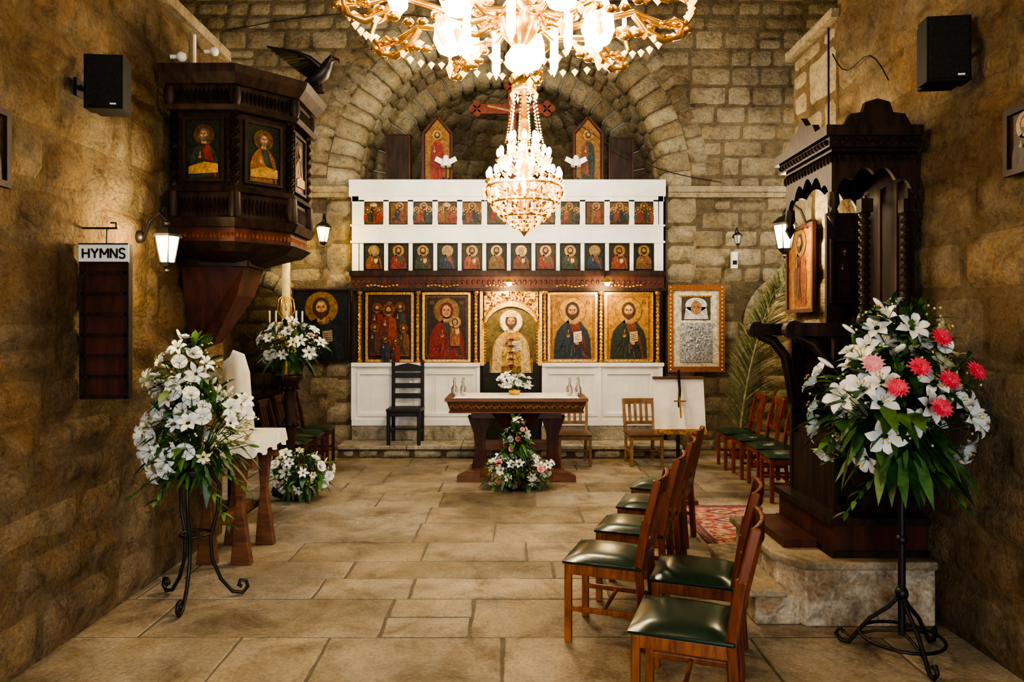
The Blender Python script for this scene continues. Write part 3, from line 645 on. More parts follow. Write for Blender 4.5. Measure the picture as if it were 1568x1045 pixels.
# ------------------------------------------------------------------ pulpit
pc = (-2.1, 5.4)
def octp(a):
    r = a/math.cos(pi/8); return [(max(pc[0]+r*math.cos(pi/8+k*pi/4), WL+.045), pc[1]+r*math.sin(pi/8+k*pi/4)) for k in range(8)]
b = B()
def lay(a0, a1, z0, z1, mat=WD): b.vprism(octp(a0), z0, z1, mat, octp(a1))
lay(.62,.64,3.42,3.47); lay(.57,.62,3.36,3.42); lay(.53,.53,3.22,3.36); lay(.55,.57,3.19,3.22)
lay(.48,.48,2.68,3.19); lay(.54,.52,2.64,2.68); lay(.50,.50,2.46,2.64); lay(.53,.56,2.40,2.46); lay(.50,.50,2.30,2.40, WDR); lay(.46,.53,2.24,2.30); lay(.20,.44,2.16,2.24)
for k in range(8):
    am = k*pi/4; nx, ny = math.cos(am), math.sin(am)
    if nx < -.5: continue
    rotm = Matrix.Translation((pc[0]+nx*.48, pc[1]+ny*.48, 0)) @ Matrix.Rotation(am+pi/2, 4, 'Z')
    if ny > .5: continue
    hw = .48*math.tan(pi/8)
    b.M = rotm @ Matrix.Translation((0, -.004, 2.93))
    saint(b, .24, .40, bg=(.016,.02,.014), halo=(.14,.08,.025), robe=(.24,.03,.015) if k == 6 else (.035,.05,.035), cloak=(.035,.045,.03) if k == 6 else (.24,.10,.03), frame=WD, fw=.02, hair=(.12,.09,.07), book=False)
    b.poly([(-.10,-.17),(.10,-.16),(.10,-.10),(.0,-.085),(-.10,-.12)], -.03, col(.42,.24,.05))
    b.M = rotm
    for i in range(14):
        xx = -hw*.95+hw*1.9*i/13
        b.ball((xx,-.05,3.29), (.014,.012,.045), WD, 6, 4); b.ball((xx,-.02,2.55), (.014,.012,.06), WD, 6, 4); b.ball((xx*1.1,-.09,3.39), .016, WD, 6, 4)
        b.ball((xx,-.022,2.66), .012, WD, 6, 4); b.ball((xx,-.02,2.35), (.013,.008,.018), col(.28,.08,.02), 6, 4)
    for s in (-1, 1): b.twist(s*hw*1.02, -.022, 2.68, 3.19, .030, WD, turns=4, n=30); b.lathe([(.03,0),(.04,.02),(.035,.18)], (s*hw*1.03,-.03,2.46), WD, 8); b.lathe([(.03,0),(.045,.05),(.035,.13)], (s*hw*1.10,-.05,3.22), WD, 8)
b.M = Matrix.Identity(4)
wx = WL+.045
b.add([(wx,5.15,2.18),(-1.93,5.2,2.18),(-1.93,5.6,2.18),(wx,5.7,2.18),(wx,5.3,1.55),(-2.22,5.35,1.6),(-2.22,5.5,1.6),(wx,5.55,1.55),
       (-2.0,5.22,1.95),(-2.0,5.58,1.95)], [(0,1,2,3),(0,4,5,8,1),(3,2,9,6,7),(1,8,9,2),(8,5,6,9),(4,7,6,5)], WDR)
b.beam((wx,5.13,2.18),(-1.9,5.17,2.18),.03,.05,WD); b.beam((-1.9,5.17,2.18),(-1.9,5.62,2.18),.03,.05,WD)
b.done('wooden_pulpit', bevel=.003)

# eagle on the pulpit rim
b = B()
b.cyl((0,0,0), (0,0,.04), .05, WD)
b.tube([(-.20,0,.05),(-.12,0,.08),(-.04,0,.13),(.03,0,.19),(.07,0,.26),(.095,0,.315),(.12,0,.34),(.15,0,.335)], [.012,.04,.065,.07,.052,.036,.038,.02], BLK, 12)
b.tube([(.145,0,.338),(.18,0,.325),(.19,0,.29)], [.018,.013,.003], WDR, 8)
for s in (-1, 1): b.ball((.13,s*.028,.345), .006, BRASS); b.tube([(.0,s*.03,.12),(.01,s*.035,.03)], .015, BLK)
for k in range(5): b.beam((-.14,(k-2)*.012,.08), (-.28,(k-2)*.03,.03), .03, .008, BLK)
for s in (-1, 1):
    b.tube([(.03,s*.05,.24),(-.04,s*.11,.31),(-.13,s*.15,.36)], [.03,.025,.012], BLK)
    for k in range(11):
        t = k/10; p = Vector((.03-.16*t, s*(.05+.10*t), .24+.12*t)); d = Vector((-.17-.06*t, s*.05*t, -.11+.15*t))
        b.beam(p, p+d*(.75+.35*t), .045, .008, BLK)
b.done('carved_eagle', (-1.44, 5.36, 3.472), -.15)
bpy.data.objects['carved_eagle'].scale = (.84, .84, .72)

# ------------------------------------------------------------------ throne
b = B()
X0, X1, Ya, Yb = 1.9, WR_-.06, 4.27, 4.98
b.bb(1.84, X1, Ya-.07, Yb+.07, 2.84, 2.90, WD); b.bb(1.87, X1, Ya-.04, Yb+.04, 2.78, 2.84, WD); b.bb(X0, X1, Ya, Yb, 2.74, 2.78, WD)
b.prism([(1.95,2.90),(2.35,2.90),(2.31,2.97),(2.24,2.98),(2.22,3.04),(2.15,3.06),(2.08,3.04),(2.06,2.98),(1.99,2.97)], Ya-.05, Ya-.01, WD)
M = Matrix(((0,1,0,0),(1,0,0,0),(0,0,1,0),(0,0,0,1)))
b.archpanel(X0, X1, 2.42, 2.76, Ya, Ya+.03, WD, cusps=4); b.archpanel(X0, X1, 2.42, 2.76, Yb-.03, Yb, WD, cusps=4)
b.M = M; b.archpanel(Ya, Yb, 2.40, 2.76, X0, X0+.03, WD, cusps=5)
b.prism([(4.4,2.90),(4.85,2.90),(4.8,2.97),(4.7,2.99),(4.625,3.06),(4.55,2.99),(4.45,2.97)], 1.86, 1.9, WD)
for i in range(16): b.ball((Ya+i*(Yb-Ya)/15, 1.865, 2.81), .018, WD, 6, 4); b.ball((Ya+i*(Yb-Ya)/15, 1.895, 2.72), (.015,.012,.03), WD, 6, 4)
b.M = Matrix.Identity(4)
for i in range(12): b.ball((1.9+i*.045, Ya-.045, 2.81), .018, WD, 6, 4); b.ball((1.92+i*.043, Ya-.005, 2.72), (.014,.012,.025), WD, 6, 4)
for y in (Ya+.02, Yb-.02): b.lathe([(.03,.1),(.035,.03),(.02,0),(.035,-.04),(.0,-.10)], (X0+.02, y, 2.42), WD, 10)
for x, y in ((2.11,Ya+.03),(X1-.05,Ya+.03),(X1-.05,Yb-.03)):
    b.twist(x, y, 1.8, 2.44, .034, WD, turns=7, n=70); b.lathe([(.045,0),(.045,.03),(.03,.06)], (x,y,1.74), WD, 10); b.bb(x-.035,x+.035,y-.035,y+.03,2.40,2.48,WD)
b.bb(X1-.04, X1, Ya+.03, Yb-.03, .6, 2.75, WD)
for yy in (4.42, 4.62, 4.82): b.bb(X1-.05, X1-.04, yy-.012, yy+.012, 1.75, 2.6, WDR)
b.bb(2.16, X1-.04, Yb-.05, Yb-.02, 1.74, 2.5, WD)
b.M = Matrix.Translation((2.27, Yb-.052, 2.10)); saint(b, .15, .40, bg=(.02,.013,.009), halo=(.08,.045,.018), robe=(.05,.018,.012), cloak=(.025,.02,.016), frame=WD, fw=.02, detail=False, full=True, book=False)
b.M = Matrix.Identity(4)
for y in (Ya, Yb-.06):
    b.bb(1.70, X1, y, y+.06, 1.66, 1.74, WD)
    b.M = Matrix.Translation((1.68, y-.005, 1.70)); b.prism([(.055*math.cos(2*pi*k/16), .055*math.sin(2*pi*k/16)) for k in range(16)], 0, .07, WD); b.prism([(.03*math.cos(2*pi*k/12), .03*math.sin(2*pi*k/12)) for k in range(12)], -.01, 0, WD); b.M = Matrix.Identity(4)
    b.tube([(1.70,y+.03,1.66),(1.80,y+.03,1.62),(1.88,y+.03,1.52),(1.91,y+.03,1.35),(1.93,y+.03,1.2)], [.03,.035,.035,.03,.03], WD)
    b.bb(1.92, X1, y+.01, y+.05, .6, 1.66, WD)
    for q in ((1.94,X1-.02,1.55,1.6),(1.94,X1-.02,1.12,1.17),(1.94,X1-.02,.66,.71)): b.bb(q[0], q[1], y-.008, y+.01, q[2], q[3], WD)
    for xx in (1.94, 2.16, X1-.05): b.bb(xx, xx+.04, y-.008, y+.01, .66, 1.6, WD)
    for xx in (2.07, 2.29):
        for zz in (.9, 1.36): b.ball((xx, y, zz), (.08,.012,.14), WD)
b.bb(1.95, X1, Ya+.05, Yb-.06, 1.0, 1.06, WD); b.bb(1.93, 1.95, Ya+.05, Yb-.06, .6, 1.0, WD)
b.bb(1.86, X1, 4.16, 5.0, .385, .57, WDR); b.bb(1.83, X1, 4.13, 5.02, .57, .61, WD); b.bb(1.84, X1, 4.14, 5.01, .385, .42, WD)
b.bb(1.64, 1.84, 4.34, 4.95, .385, .43, WDR)
b.done('bishops_throne', bevel=.003)
b = B(); xw = WR_-.05
b.vprism([(1.68,4.10),(xw,4.10),(xw,5.08),(1.58,5.08),(1.58,4.30)], 0, .33, S_LIME); b.vprism([(1.66,4.07),(xw,4.07),(xw,5.10),(1.54,5.10),(1.54,4.28)], .33, .38, S_FLOOR)
b.bb(1.38, 1.57, 4.3, 5.0, 0, .16, S_LIME); b.bb(1.36, 1.575, 4.12, 5.02, .16, .205, S_FLOOR); b.bb(1.40, 1.66, 4.13, 4.3, 0, .16, S_LIME)
b.done('stone_plinth', bevel=.012)
b = B(); saint(b, .50, .66, bg=(.30,.13,.03), halo=(.34,.18,.045), robe=(.22,.055,.022), cloak=(.12,.04,.02), frame=WDR, fw=.03, folds=12, full=True, book=False, hs=1.2)
b.done('wall_icon', (WR_-.06, 5.97, 2.20), -pi/2)

# ------------------------------------------------------------------ chairs
def chair_mesh(wood, seat, wood2=None):
    b = B(); w2 = wood2 or wood
    for s in (-1, 1):
        b.beam((.19,s*.19,0), (.19,s*.19,.43), .038, .038, wood)
        b.beam((-.22,s*.17,0), (-.19,s*.18,.44), .034, .042, w2); b.beam((-.19,s*.18,.42), (-.235,s*.19,.70), .034, .045, w2); b.beam((-.235,s*.19,.68), (-.29,s*.19,.91), .034, .040, w2)
        b.bb(-.19, .19, s*.185-.012, s*.185+.012, .37, .43, wood); b.bb(-.19, .19, s*.185-.009, s*.185+.009, .17, .20, wood)
    b.bb(.175, .20, -.18, .18, .37, .43, wood); b.bb(-.20, -.18, -.17, .17, .37, .43, wood); b.bb(-.01, .01, -.18, .18, .175, .195, wood)
    for z, hh, xb in ((.87, .085, -.275), (.56, .05, -.21)):
        pts = [(xb-.035*math.cos(a*pi/2*.9), .19*a, z) for a in (-1,-.6,-.2,.2,.6,1)]
        for p, q in zip(pts[:-1], pts[1:]): b.beam(p, q, .02, hh, w2)
    for yy in (-.11, -.037, .037, .11):
        b.beam((-.24,yy,.56), (-.305,yy,.85), .038, .012, w2, up=(1,0,0))
    N = 10; vs = []
    for i in range(N+1):
        for j in range(N+1):
            u, v = i/N*2-1, j/N*2-1; vs.append((.005+.215*u, (.215-.015*(1-u)/2)*v, .445+.035*(1-u**4)*(1-v**4)**.8))
    b.add(vs, [(i*(N+1)+j, (i+1)*(N+1)+j, (i+1)*(N+1)+j+1, i*(N+1)+j+1) for i in range(N) for j in range(N)], seat, True)
    b.bb(-.21, .22, -.212, .212, .43, .447, seat)
    return b
ca = math.radians(160)
WO2 = pm('chestnut_wood', (.24, .07, .028), (.10, .028, .012), scale=9, rough=.3, stretch=(3, 3, .5))
ch = chair_mesh(WO, GREENL, WO2).done('wooden_chair', (.55, 4.02, 0), ca, bevel=.006)
for x, y in ((.79,4.62),(1.01,5.22),(1.22,5.82),(.76,3.12),(.97,3.74)): inst(ch, (x, y, 0), ca+R.uniform(-.06,.06))
chr_ = chair_mesh(pm('red_wood', (.28,.065,.025), (.14,.034,.014), scale=9, rough=.34), GREENL).done('side_chair', (2.75, 7.2, 0), pi*.97, bevel=.006)
for x, y in ((2.80,7.75),(2.80,8.3),(2.78,8.85)): inst(chr_, (x, y, 0), pi*.98)
chd = chair_mesh(WDR, GREENL).done('dark_side_chair', (-2.50, 8.05, 0), .05, bevel=.006)
for x, y in ((-2.5,8.6),(-2.5,9.12)): inst(chd, (x, y, 0), 0.05)
cht = chair_mesh(WT, pm('brown_seat', (.12,.06,.03), rough=.4)).done('low_back_chair', (.78, 9.1, 0), -pi/2, bevel=.005)
inst(cht, (1.66, 9.1, 0), -pi/2+.06)
for o in bpy.data.objects:
    if o.name.startswith('low_back_chair'): o.scale = (1, 1, .88)
b = B()
for s in (-1, 1):
    b.beam((s*.2,-.2,0), (s*.2,-.2,.46), .045, .045, BLK); b.beam((s*.2,.19,0), (s*.2,.20,1.06), .045, .04, BLK); b.bb(s*.2-.015, s*.2+.015, -.2, .2, .15, .18, BLK)
    b.ball((s*.2,.20,1.08), .028, BLK)
b.bb(-.23, .23, -.23, .20, .44, .48, BLK); b.bb(-.2,.2,-.21,-.19,.2,.23,BLK); b.bb(-.2,.2,-.21,-.19,.38,.44,BLK)
for z in (.62, .76, .90): b.beam((-.2,.195,z), (.2,.195,z), .02, .07, BLK)
b.prism([(-.2,.96),(.2,.96),(.2,1.02),(.1,1.05),(0,1.07),(-.1,1.05),(-.2,1.02)], .19, .215, BLK)
b.done('black_ladderback_chair', (-1.43, 9.68, .17), bevel=.005)

# ------------------------------------------------------------------ altar table
b = B(); tx, ty = .05, 8.35
b.bb(tx-.80, tx+.80, ty-.36, ty+.36, .895, .93, WM)
vs0 = [(tx-.74,ty-.30),(tx+.74,ty-.30),(tx+.74,ty+.30),(tx-.74,ty+.30)]; vs1 = [(tx-.78,ty-.34),(tx+.78,ty-.34),(tx+.78,ty+.34),(tx-.78,ty+.34)]
b.vprism(vs0, .775, .895, WM, vs1)
for i in range(17):
    xx = tx-.70+i*.0875; b.tube([(xx-.04,ty-.325,.82),(xx-.02,ty-.332,.855),(xx,ty-.325,.838),(xx+.02,ty-.32,.815),(xx+.045,ty-.332,.85)], .008, WT, 5)
b.bb(tx-.76, tx+.76, ty-.30, ty+.30, .76, .777, WM)
b.bb(tx-.52, tx+.52, ty-.10, ty+.10, .68, .76, WM)
for s in (-1, 1):
    b.M = Matrix.Translation((tx+s*.42, ty, 0)); b.prism([(-.10,.09),(.10,.09),(.055,.3),(.07,.5),(.14,.70),(-.14,.70),(-.07,.5),(-.055,.3)], -.08, .08, WDR)
    b.M = Matrix(((0,-1,0,tx+s*.42),(1,0,0,ty),(0,0,1,0),(0,0,0,1))); b.prism([(-.36,0),(.36,0),(.36,.05),(.2,.10),(-.2,.10),(-.36,.05)], -.13, .13, WM)
    b.M = Matrix.Identity(4)
    b.prism([(tx+s*.40,0),(tx+s*.66,0),(tx+s*.66,.07),(tx+s*.56,.12),(tx+s*.40,.12)], ty-.38, ty-.28, WM)
b.bb(tx-.42, tx+.42, ty-.03, ty+.03, .30, .42, WM)
b.add([(tx-.3,ty-.22,.775),(tx+.3,ty-.22,.775),(tx+.14,ty-.10,.55),(tx-.14,ty-.10,.55)], [(0,1,2,3)], WDR)
b.done('altar_table', bevel=.006)
b = B(); b.bb(tx-.70, tx+.70, ty-.345, ty+.33, .931, .936, CLOTH)
for i in range(40): b.ball((tx-.69+i*.0354, ty-.35, .934), (.02,.014,.004), CLOTH, 6, 4)
b.done('altar_runner')
for x in (-.61, .71):
    b = B()
    for dx in (-.05, .05):
        b.lathe([(0,0),(.035,.0),(.04,.03),(.038,.09),(.016,.13),(.016,.17),(.024,.18)], (dx,0,0), GLASS, 14); b.ball((dx,0,.2), .018, GLASS)
    b.done('glass_cruet', (x, ty-.1, .937))

# ------------------------------------------------------------------ flowers
def frame(d):
    d = Vector(d).normalized(); return d.to_track_quat('Z', 'Y').to_matrix().to_4x4()
def lily(b, c, d, s, mat=PETW, n=6):
    M0 = b.M; b.M = M0 @ Matrix.Translation(c) @ frame(d) @ Matrix.Rotation(R.uniform(0, 1), 4, 'Z')
    op = R.uniform(.75, 1.15)
    for k in range(n):
        a = 2*pi*k/n; ca_, sa = math.cos(a), math.sin(a); vs = []; l = R.uniform(.85, 1.1)
        for t, w in ((.05,.08),(.3,.22),(.6,.27),(.85,.16),(1.05,.01)):
            r = s*(.12+t*.9*op)*l; z = s*(.75*math.sin(t*1.75)-.35*t*t*op)*.7
            for e, dz in ((-1,.05),(0,0),(1,.05)): vs.append((r*ca_-e*w*s*sa, r*sa+e*w*s*ca_, z+dz*s+(k % 2)*.03*s))
        b.add(vs, [(i*3+j, i*3+j+1, (i+1)*3+j+1, (i+1)*3+j) for i in range(4) for j in range(2)], mat, True)
    for k in range(4):
        a = k*pi/2; b.cyl((0,0,0), (.16*s*math.cos(a), .16*s*math.sin(a), .7*s), .012*s, LEAF2, n=4); b.ball((.16*s*math.cos(a), .16*s*math.sin(a), .7*s), .05*s, STAM, 5, 4)
    b.M = M0
def bud(b, c, d, s):
    M0 = b.M; b.M = M0 @ Matrix.Translation(c) @ frame(d); b.ball((0,0,s*.6), (s*.2,s*.2,s*.75), R.choice((PETC, LEAF2, PETW)), 7, 5); b.M = M0
def rose(b, c, d, s, mat=PETW):
    M0 = b.M; b.M = M0 @ Matrix.Translation(c) @ frame(d)
    for L, (r, n, h, tilt) in enumerate(((.25,4,.55,.1),(.5,5,.5,.35),(.8,6,.35,.7))):
        for k in range(n):
            a = 2*pi*k/n+L*.5; vs = []
            for t in (0, .5, 1):
                rr = s*r*(.35+.65*t+tilt*.3*t*t); z = s*h*(t*1.2-.5*tilt*t*t)
                for e in (-.6, 0, .6): vs.append((rr*math.cos(a+e*(.8)), rr*math.sin(a+e*.8), z-.06*s*abs(e)*t))
            b.add(vs, [(i*3+j, i*3+j+1, (i+1)*3+j+1, (i+1)*3+j) for i in range(2) for j in range(2)], mat, True)
    b.ball((0,0,s*.3), (s*.2,s*.2,s*.3), mat, 7, 5); b.M = M0
def gerbera(b, c, d, s, mat=PETP):
    M0 = b.M; b.M = M0 @ Matrix.Translation(c) @ frame(d)
    for L in range(3):
        for k in range(14):
            a = 2*pi*(k+.5*L)/14; ca_, sa = math.cos(a), math.sin(a); r = s*(1-.22*L); w = .14*s; z = .08*s*L
            b.add([(.1*s*ca_, .1*s*sa, z+.05*s), (.65*r*ca_-w*sa, .65*r*sa+w*ca_, z+.15*s), (r*ca_, r*sa, z+.12*s), (.65*r*ca_+w*sa, .65*r*sa-w*ca_, z+.15*s)], [(0,1,2,3)], mat)
    b.ball((0,0,.2*s), (.16*s,.16*s,.1*s), mat, 8, 4); b.M = M0
def leaf(b, p, d, L, w, mat, droop=.35):
    p = Vector(p); d = Vector(d).normalized(); side = d.cross(Vector((R.uniform(-.3,.3), R.uniform(-.3,.3), 1))); 
    if side.length < .01: side = Vector((1,0,0))
    side.normalize(); vs = []
    for t, ww in ((0,.1),(.3,.9),(.65,.75),(1,.02)):
        q = p+d*L*t+Vector((0,0,-droop*L*t*t))
        vs += [q-side*w*ww/2, q+side*w*ww/2]
    b.add(vs, [(0,1,3,2),(2,3,5,4),(4,5,7,6)], mat, True)
def arrangement(b, c, rad, nfl, nleaf, kinds, fs=.055, xmin=None, xmax=None, taper=.0, leafL=.16, up=.25, core=.4, front=True, loose=.16):
    c = Vector(c); pts = []
    for i in range(nfl*60):
        if len(pts) >= nfl: break
        th = R.uniform(0, 2*pi); z = R.uniform(-.85, 1); r = math.sqrt(max(0, 1-z*z))
        k = 1-taper*(z+.75)/1.75
        d = Vector((r*math.cos(th)*k, r*math.sin(th)*k, z)); q = R.uniform(.70, 1.0)+loose*abs(mnoise.noise(Vector((th*1.4, z*2.2, c.z*9))))*2.2
        if front and d.y > .35 and R.random() < .6: continue
        if mnoise.noise(Vector((th*1.1+c.x*7, z*2.5, c.z*5))) < -.22: continue
        p = c+Vector((d.x*rad[0], d.y*rad[1], d.z*rad[2]))*q
        if (xmin is not None and p.x < xmin) or (xmax is not None and p.x > xmax): continue
        if any((p-o).length < fs*1.2 for o, _ in pts): continue
        pts.append((p, Vector((d.x/rad[0], d.y/rad[1], d.z/rad[2]+up)).normalized()))
    for p, d in pts:
        kind, mat, s = R.choice(kinds); s *= R.uniform(.8, 1.15); (lily if kind == 'l' else rose if kind == 'r' else bud if kind == 'b' else gerbera)(b, p, d+Vector((R.uniform(-.5,.5),R.uniform(-.5,.2),R.uniform(-.3,.4))), s*fs/.055, *(() if kind == 'b' else (mat,)))
        base = c+Vector((0,0,-rad[2]*.7)); b.tube([base, (base+p)/2+Vector((0,0,.03)), p], .003, LEAF, 4)
    for i in range(nleaf):
        th = R.uniform(0, 2*pi); z = R.uniform(-.98, .98); r = math.sqrt(1-z*z); k = 1-taper*(z+.75)/1.75
        d = Vector((r*math.cos(th)*k, r*math.sin(th)*k, z)); q = R.uniform(core, .90)
        p = c+Vector((d.x*rad[0], d.y*rad[1], d.z*rad[2]))*q
        L = leafL*R.uniform(.5, 1.2)
        dd = Vector((d.x+R.uniform(-.6,.6), d.y+R.uniform(-.6,.6), d.z+R.uniform(-.5,.5))).normalized()
        if xmin is not None and min(p.x, p.x+dd.x*L) < xmin: continue
        if xmax is not None and max(p.x, p.x+dd.x*L) > xmax: continue
        leaf(b, p, dd, L, L*R.uniform(.22,.40), R.choice((LEAF, LEAF, LEAF2)))
    for i in range(int(nleaf*.2)):
        th = R.uniform(0, 2*pi); z = R.uniform(-.5, 1); r = math.sqrt(1-z*z)
        p = c+Vector((r*math.cos(th)*rad[0], r*math.sin(th)*rad[1], z*rad[2]))*R.uniform(.8, 1.02)
        if (xmin is not None and p.x < xmin) or (xmax is not None and p.x > xmax): continue
        b.ball(p, .007, PETC, 5, 4); b.tube([c+(p-c)*.6, p], .0015, LEAF2, 3)
def spray(b, c, dirs, fl=None):
    for d, L in dirs:
        d = Vector(d).normalized(); p = Vector(c); pts = [p+d*L*t+Vector((0,0,-.25*L*t*t)) for t in (0,.33,.66,1)]
        b.tube(pts, .003, LEAF, 4)
        for t in range(1, 9):
            q = p+d*L*t/8+Vector((0,0,-.25*L*(t/8)**2))
            for s in (-1, 1): leaf(b, q, (d+Vector((s*.8*d.y+.2*s, -s*.8*d.x, .2))), .07, .028, LEAF2 if t % 2 else LEAF)
W1 = [('l',PETW,.072),('r',PETW,.058),('l',PETW,.066),('r',PETW,.054),('l',PETW,.068),('l',PETC,.055),('b',PETC,.05)]
def scroll_leg(a, pts): return [(r*math.cos(a), r*math.sin(a), z) for r, z in pts]
b = B()
for a in (-pi/2+.1, pi*.84, pi*.12):
    b.tube(scroll_leg(a, [(.09,.80),(.14,.72),(.13,.55),(.09,.40),(.10,.25),(.15,.12),(.22,.03),(.28,.015),(.31,.05),(.30,.09),(.265,.095),(.255,.065),(.275,.055)]), .012, BLK, 8)
for z, r in ((.42,.09),(.78,.10)): b.tube([(r*math.cos(2*pi*k/20), r*math.sin(2*pi*k/20), z) for k in range(21)], .008, BLK, 6)
b.lathe([(.0,.74),(.09,.75),(.12,.80),(.12,.83)], (0,0,0), BLK, 16)
arrangement(b, (.02,0,1.08), (.36,.28,.34), 70, 240, W1, xmin=-.37, taper=.25, leafL=.15)
arrangement(b, (-.05,0,1.38), (.24,.19,.28), 30, 160, W1, xmin=-.33, taper=.3, leafL=.15)
spray(b, (.0,-.05,.9), [((-.8,-.7,-.3),.34),((.7,-.5,-.5),.45),((.9,-.2,-.2),.40),((-.3,-.9,-.4),.3),((-.4,-.2,1),.5),((.3,-.2,1),.55),((.8,-.4,.5),.45)])
b.done('flower_stand_arrangement', (-1.985, 4.5, 0))
b = B()
b.cyl((0,0,.1), (0,0,.98), .019, BLK)
for a in (-pi/2, -pi/2+2*pi/3, -pi/2+4*pi/3):
    b.tube(scroll_leg(a, [(.015,.30),(.06,.24),(.15,.16),(.22,.06),(.25,.012),(.29,.012),(.315,.045),(.30,.075),(.275,.06)]), .011, BLK, 8)
    b.tube(scroll_leg(a, [(.015,.12),(.12,.10),(.22,.06)]), .008, BLK, 6)
b.tube([(.2*math.cos(2*pi*k/24), .2*math.sin(2*pi*k/24), .09) for k in range(25)], .009, BLK, 6)
b.lathe([(0,.92),(.08,.93),(.11,.98),(.12,1.01)], (0,0,0), BLK, 16); b.ball((0,0,.32), .035, BLK); b.ball((0,0,.6), .03, BLK)
LK = [('l',PETW,.090),('l',PETW,.080),('l',PETW,.084),('l',PETC,.07),('b',PETC,.07),('r',PETW,.05)]
arrangement(b, (-.02,0,1.28), (.46,.32,.34), 50, 300, LK, fs=.060, taper=.2, xmax=.30, leafL=.19)
arrangement(b, (.0,0,1.60), (.28,.22,.28), 19, 220, LK, fs=.056, taper=.3, xmax=.30, leafL=.18)
for p in ((-.20,-.33,1.42),(.03,-.36,1.46),(.18,-.32,1.50),(-.28,-.26,1.53),(.04,-.28,1.66),(-.02,-.38,1.33),(-.10,-.34,1.52)):
    gerbera(b, p, (p[0], -.6, .35), .058, PETP if p[1] != -.26 else PETL)
spray(b, (0,-.05,1.1), [((-1,-.4,-.5),.45),((.4,-.9,-.5),.35),((-.9,-.2,.1),.48),((-.3,-.4,1),.68),((.3,-.3,1),.68),((-.7,-.3,.8),.58)])
for k in range(9): leaf(b, (-.16+.04*k,-.12,1.08), (-.4+.1*k, -.6, -.6), .24, .07, LEAF if k % 2 else LEAF2)
b.done('flower_stand_arrangement', (2.04, 3.76, 0))
b = B(); b.lathe([(0,0),(.10,0),(.13,.10),(.12,.12)], (0,0,0), WDR, 16)
arrangement(b, (0,0,.27), (.29,.24,.20), 46, 200, W1, fs=.055)
b.done('floor_flower_basket', (-2.12, 7.2, 0))
b = B(); b.lathe([(0,0),(.12,0),(.14,.09),(.13,.11)], (0,0,0), WDR, 16)
arrangement(b, (0,0,.20), (.34,.20,.17), 40, 200, [('l',PETW,.065),('r',PETW,.05),('r',PETL,.04),('l',PETW,.06),('l',PETW,.06)])
arrangement(b, (0,.02,.50), (.17,.13,.27), 22, 180, [('l',PETW,.06),('r',PETW,.045),('r',PETL,.035)], taper=.6)
b.done('altar_flower_arrangement', (.05, 7.66, 0))
b = B(); b.lathe([(0,0),(.06,0),(.07,.05)], (0,0,0), BRASS, 14)
arrangement(b, (0,0,.16), (.20,.12,.07), 20, 50, W1, fs=.05, leafL=.07)
b.done('table_posy', (tx-.02, ty+.08, .94))
b = B(); b.lathe([(.17,0),(.17,.04),(.10,.08),(.05,.14),(.07,.25),(.10,.32),(.05,.40),(.06,.6),(.08,.72),(.045,.80),(.07,.95),(.05,1.05),(.10,1.15),(.14,1.2),(.14,1.23),(0,1.23)], (0,0,0), WD, 16)
for z in (.32,.72,1.1): 
    for k in range(10): b.ball((.09*math.cos(k*pi/5), .09*math.sin(k*pi/5), z), .022, WD, 6, 4)
arrangement(b, (0,0,1.54), (.33,.25,.23), 40, 210, W1)
b.done('flower_pedestal', (-2.30, 7.42, 0))

# palm frond
b = B()
for fi, (lean, Z, ph) in enumerate(((.62, 2.62, 0), (.30, 2.25, .5))):
    pts = []
    for i in range(21):
        t = i/20; pts.append(Vector((.10*t+lean*t**2.2, -.12*t-.1*fi*t, Z*t-.08*t**3)))
    b.tube(pts, [.02*(1-.8*i/20) for i in range(21)], PALM, 6)
    for i in range(3, 21):
        for j in range(5 if fi == 0 else 3):
            f = min(i+j/5+ph*.3, 19.9); k = int(f); p = pts[k].lerp(pts[k+1], f-k); tan = (pts[min(k+1,20)]-pts[k-1]).normalized(); t = f/20
            L = .48*math.sin(pi*min(1, .18+t*.74))+.12
            for s in (-1, 1):
                d = (tan*1.0+Vector((s*.66, -.15+R.uniform(-.1,.1), -.05))).normalized(); leaf(b, p, d, L*R.uniform(.85,1.1), .046, PALM, .25)
b.lathe([(.0,0),(.1,0),(.13,.25),(.12,.27),(.0,.2)], (0,0,-.01), pm('clay_pot', (.35,.16,.08), rough=.8), 16)
b.done('potted_palm_frond', (2.98, 9.50, .01))

b = B()
b.cyl((0,0,.03), (0,0,1.05), .018, BLK); b.tube([(0,-.03,.9),(0,-.08,1.1),(0,-.02,1.27),(0,-.04,1.3)], .014, BLK)
b.bb(-.16,.16,-.16,.16,0,.04,WM); b.bb(-.10,.10,-.10,.10,.04,.08,WM)
N = 14; vs = []
for i in range(N+1):
    for j in range(5):
        x = -.25+.5*i/N; t = j/4; vs.append((x, -.10+.10*t+.012*math.sin(i*1.3)*(1-t), .68+.55*t))
b.add(vs, [(i*5+j, (i+1)*5+j, (i+1)*5+j+1, i*5+j+1) for i in range(N) for j in range(4)], CLOTH, True)
b.bb(-.25,.25,-.02,.02,1.21,1.235,WM)
b.beam((0,-.125,.84),(0,-.06,1.10),.014,.008,BRASS,up=(0,1,0)); b.beam((-.06,-.085,1.0),(.06,-.085,1.0),.014,.008,BRASS,up=(0,1,0)); b.bb(-.25,.25,-.125,-.09,.68,.73,GOLD)
b.done('cloth_covered_lectern', (1.64, 7.1, 0))
b = B()
b.bb(-.25,.25,-.33,.33,.86,.90,WM)
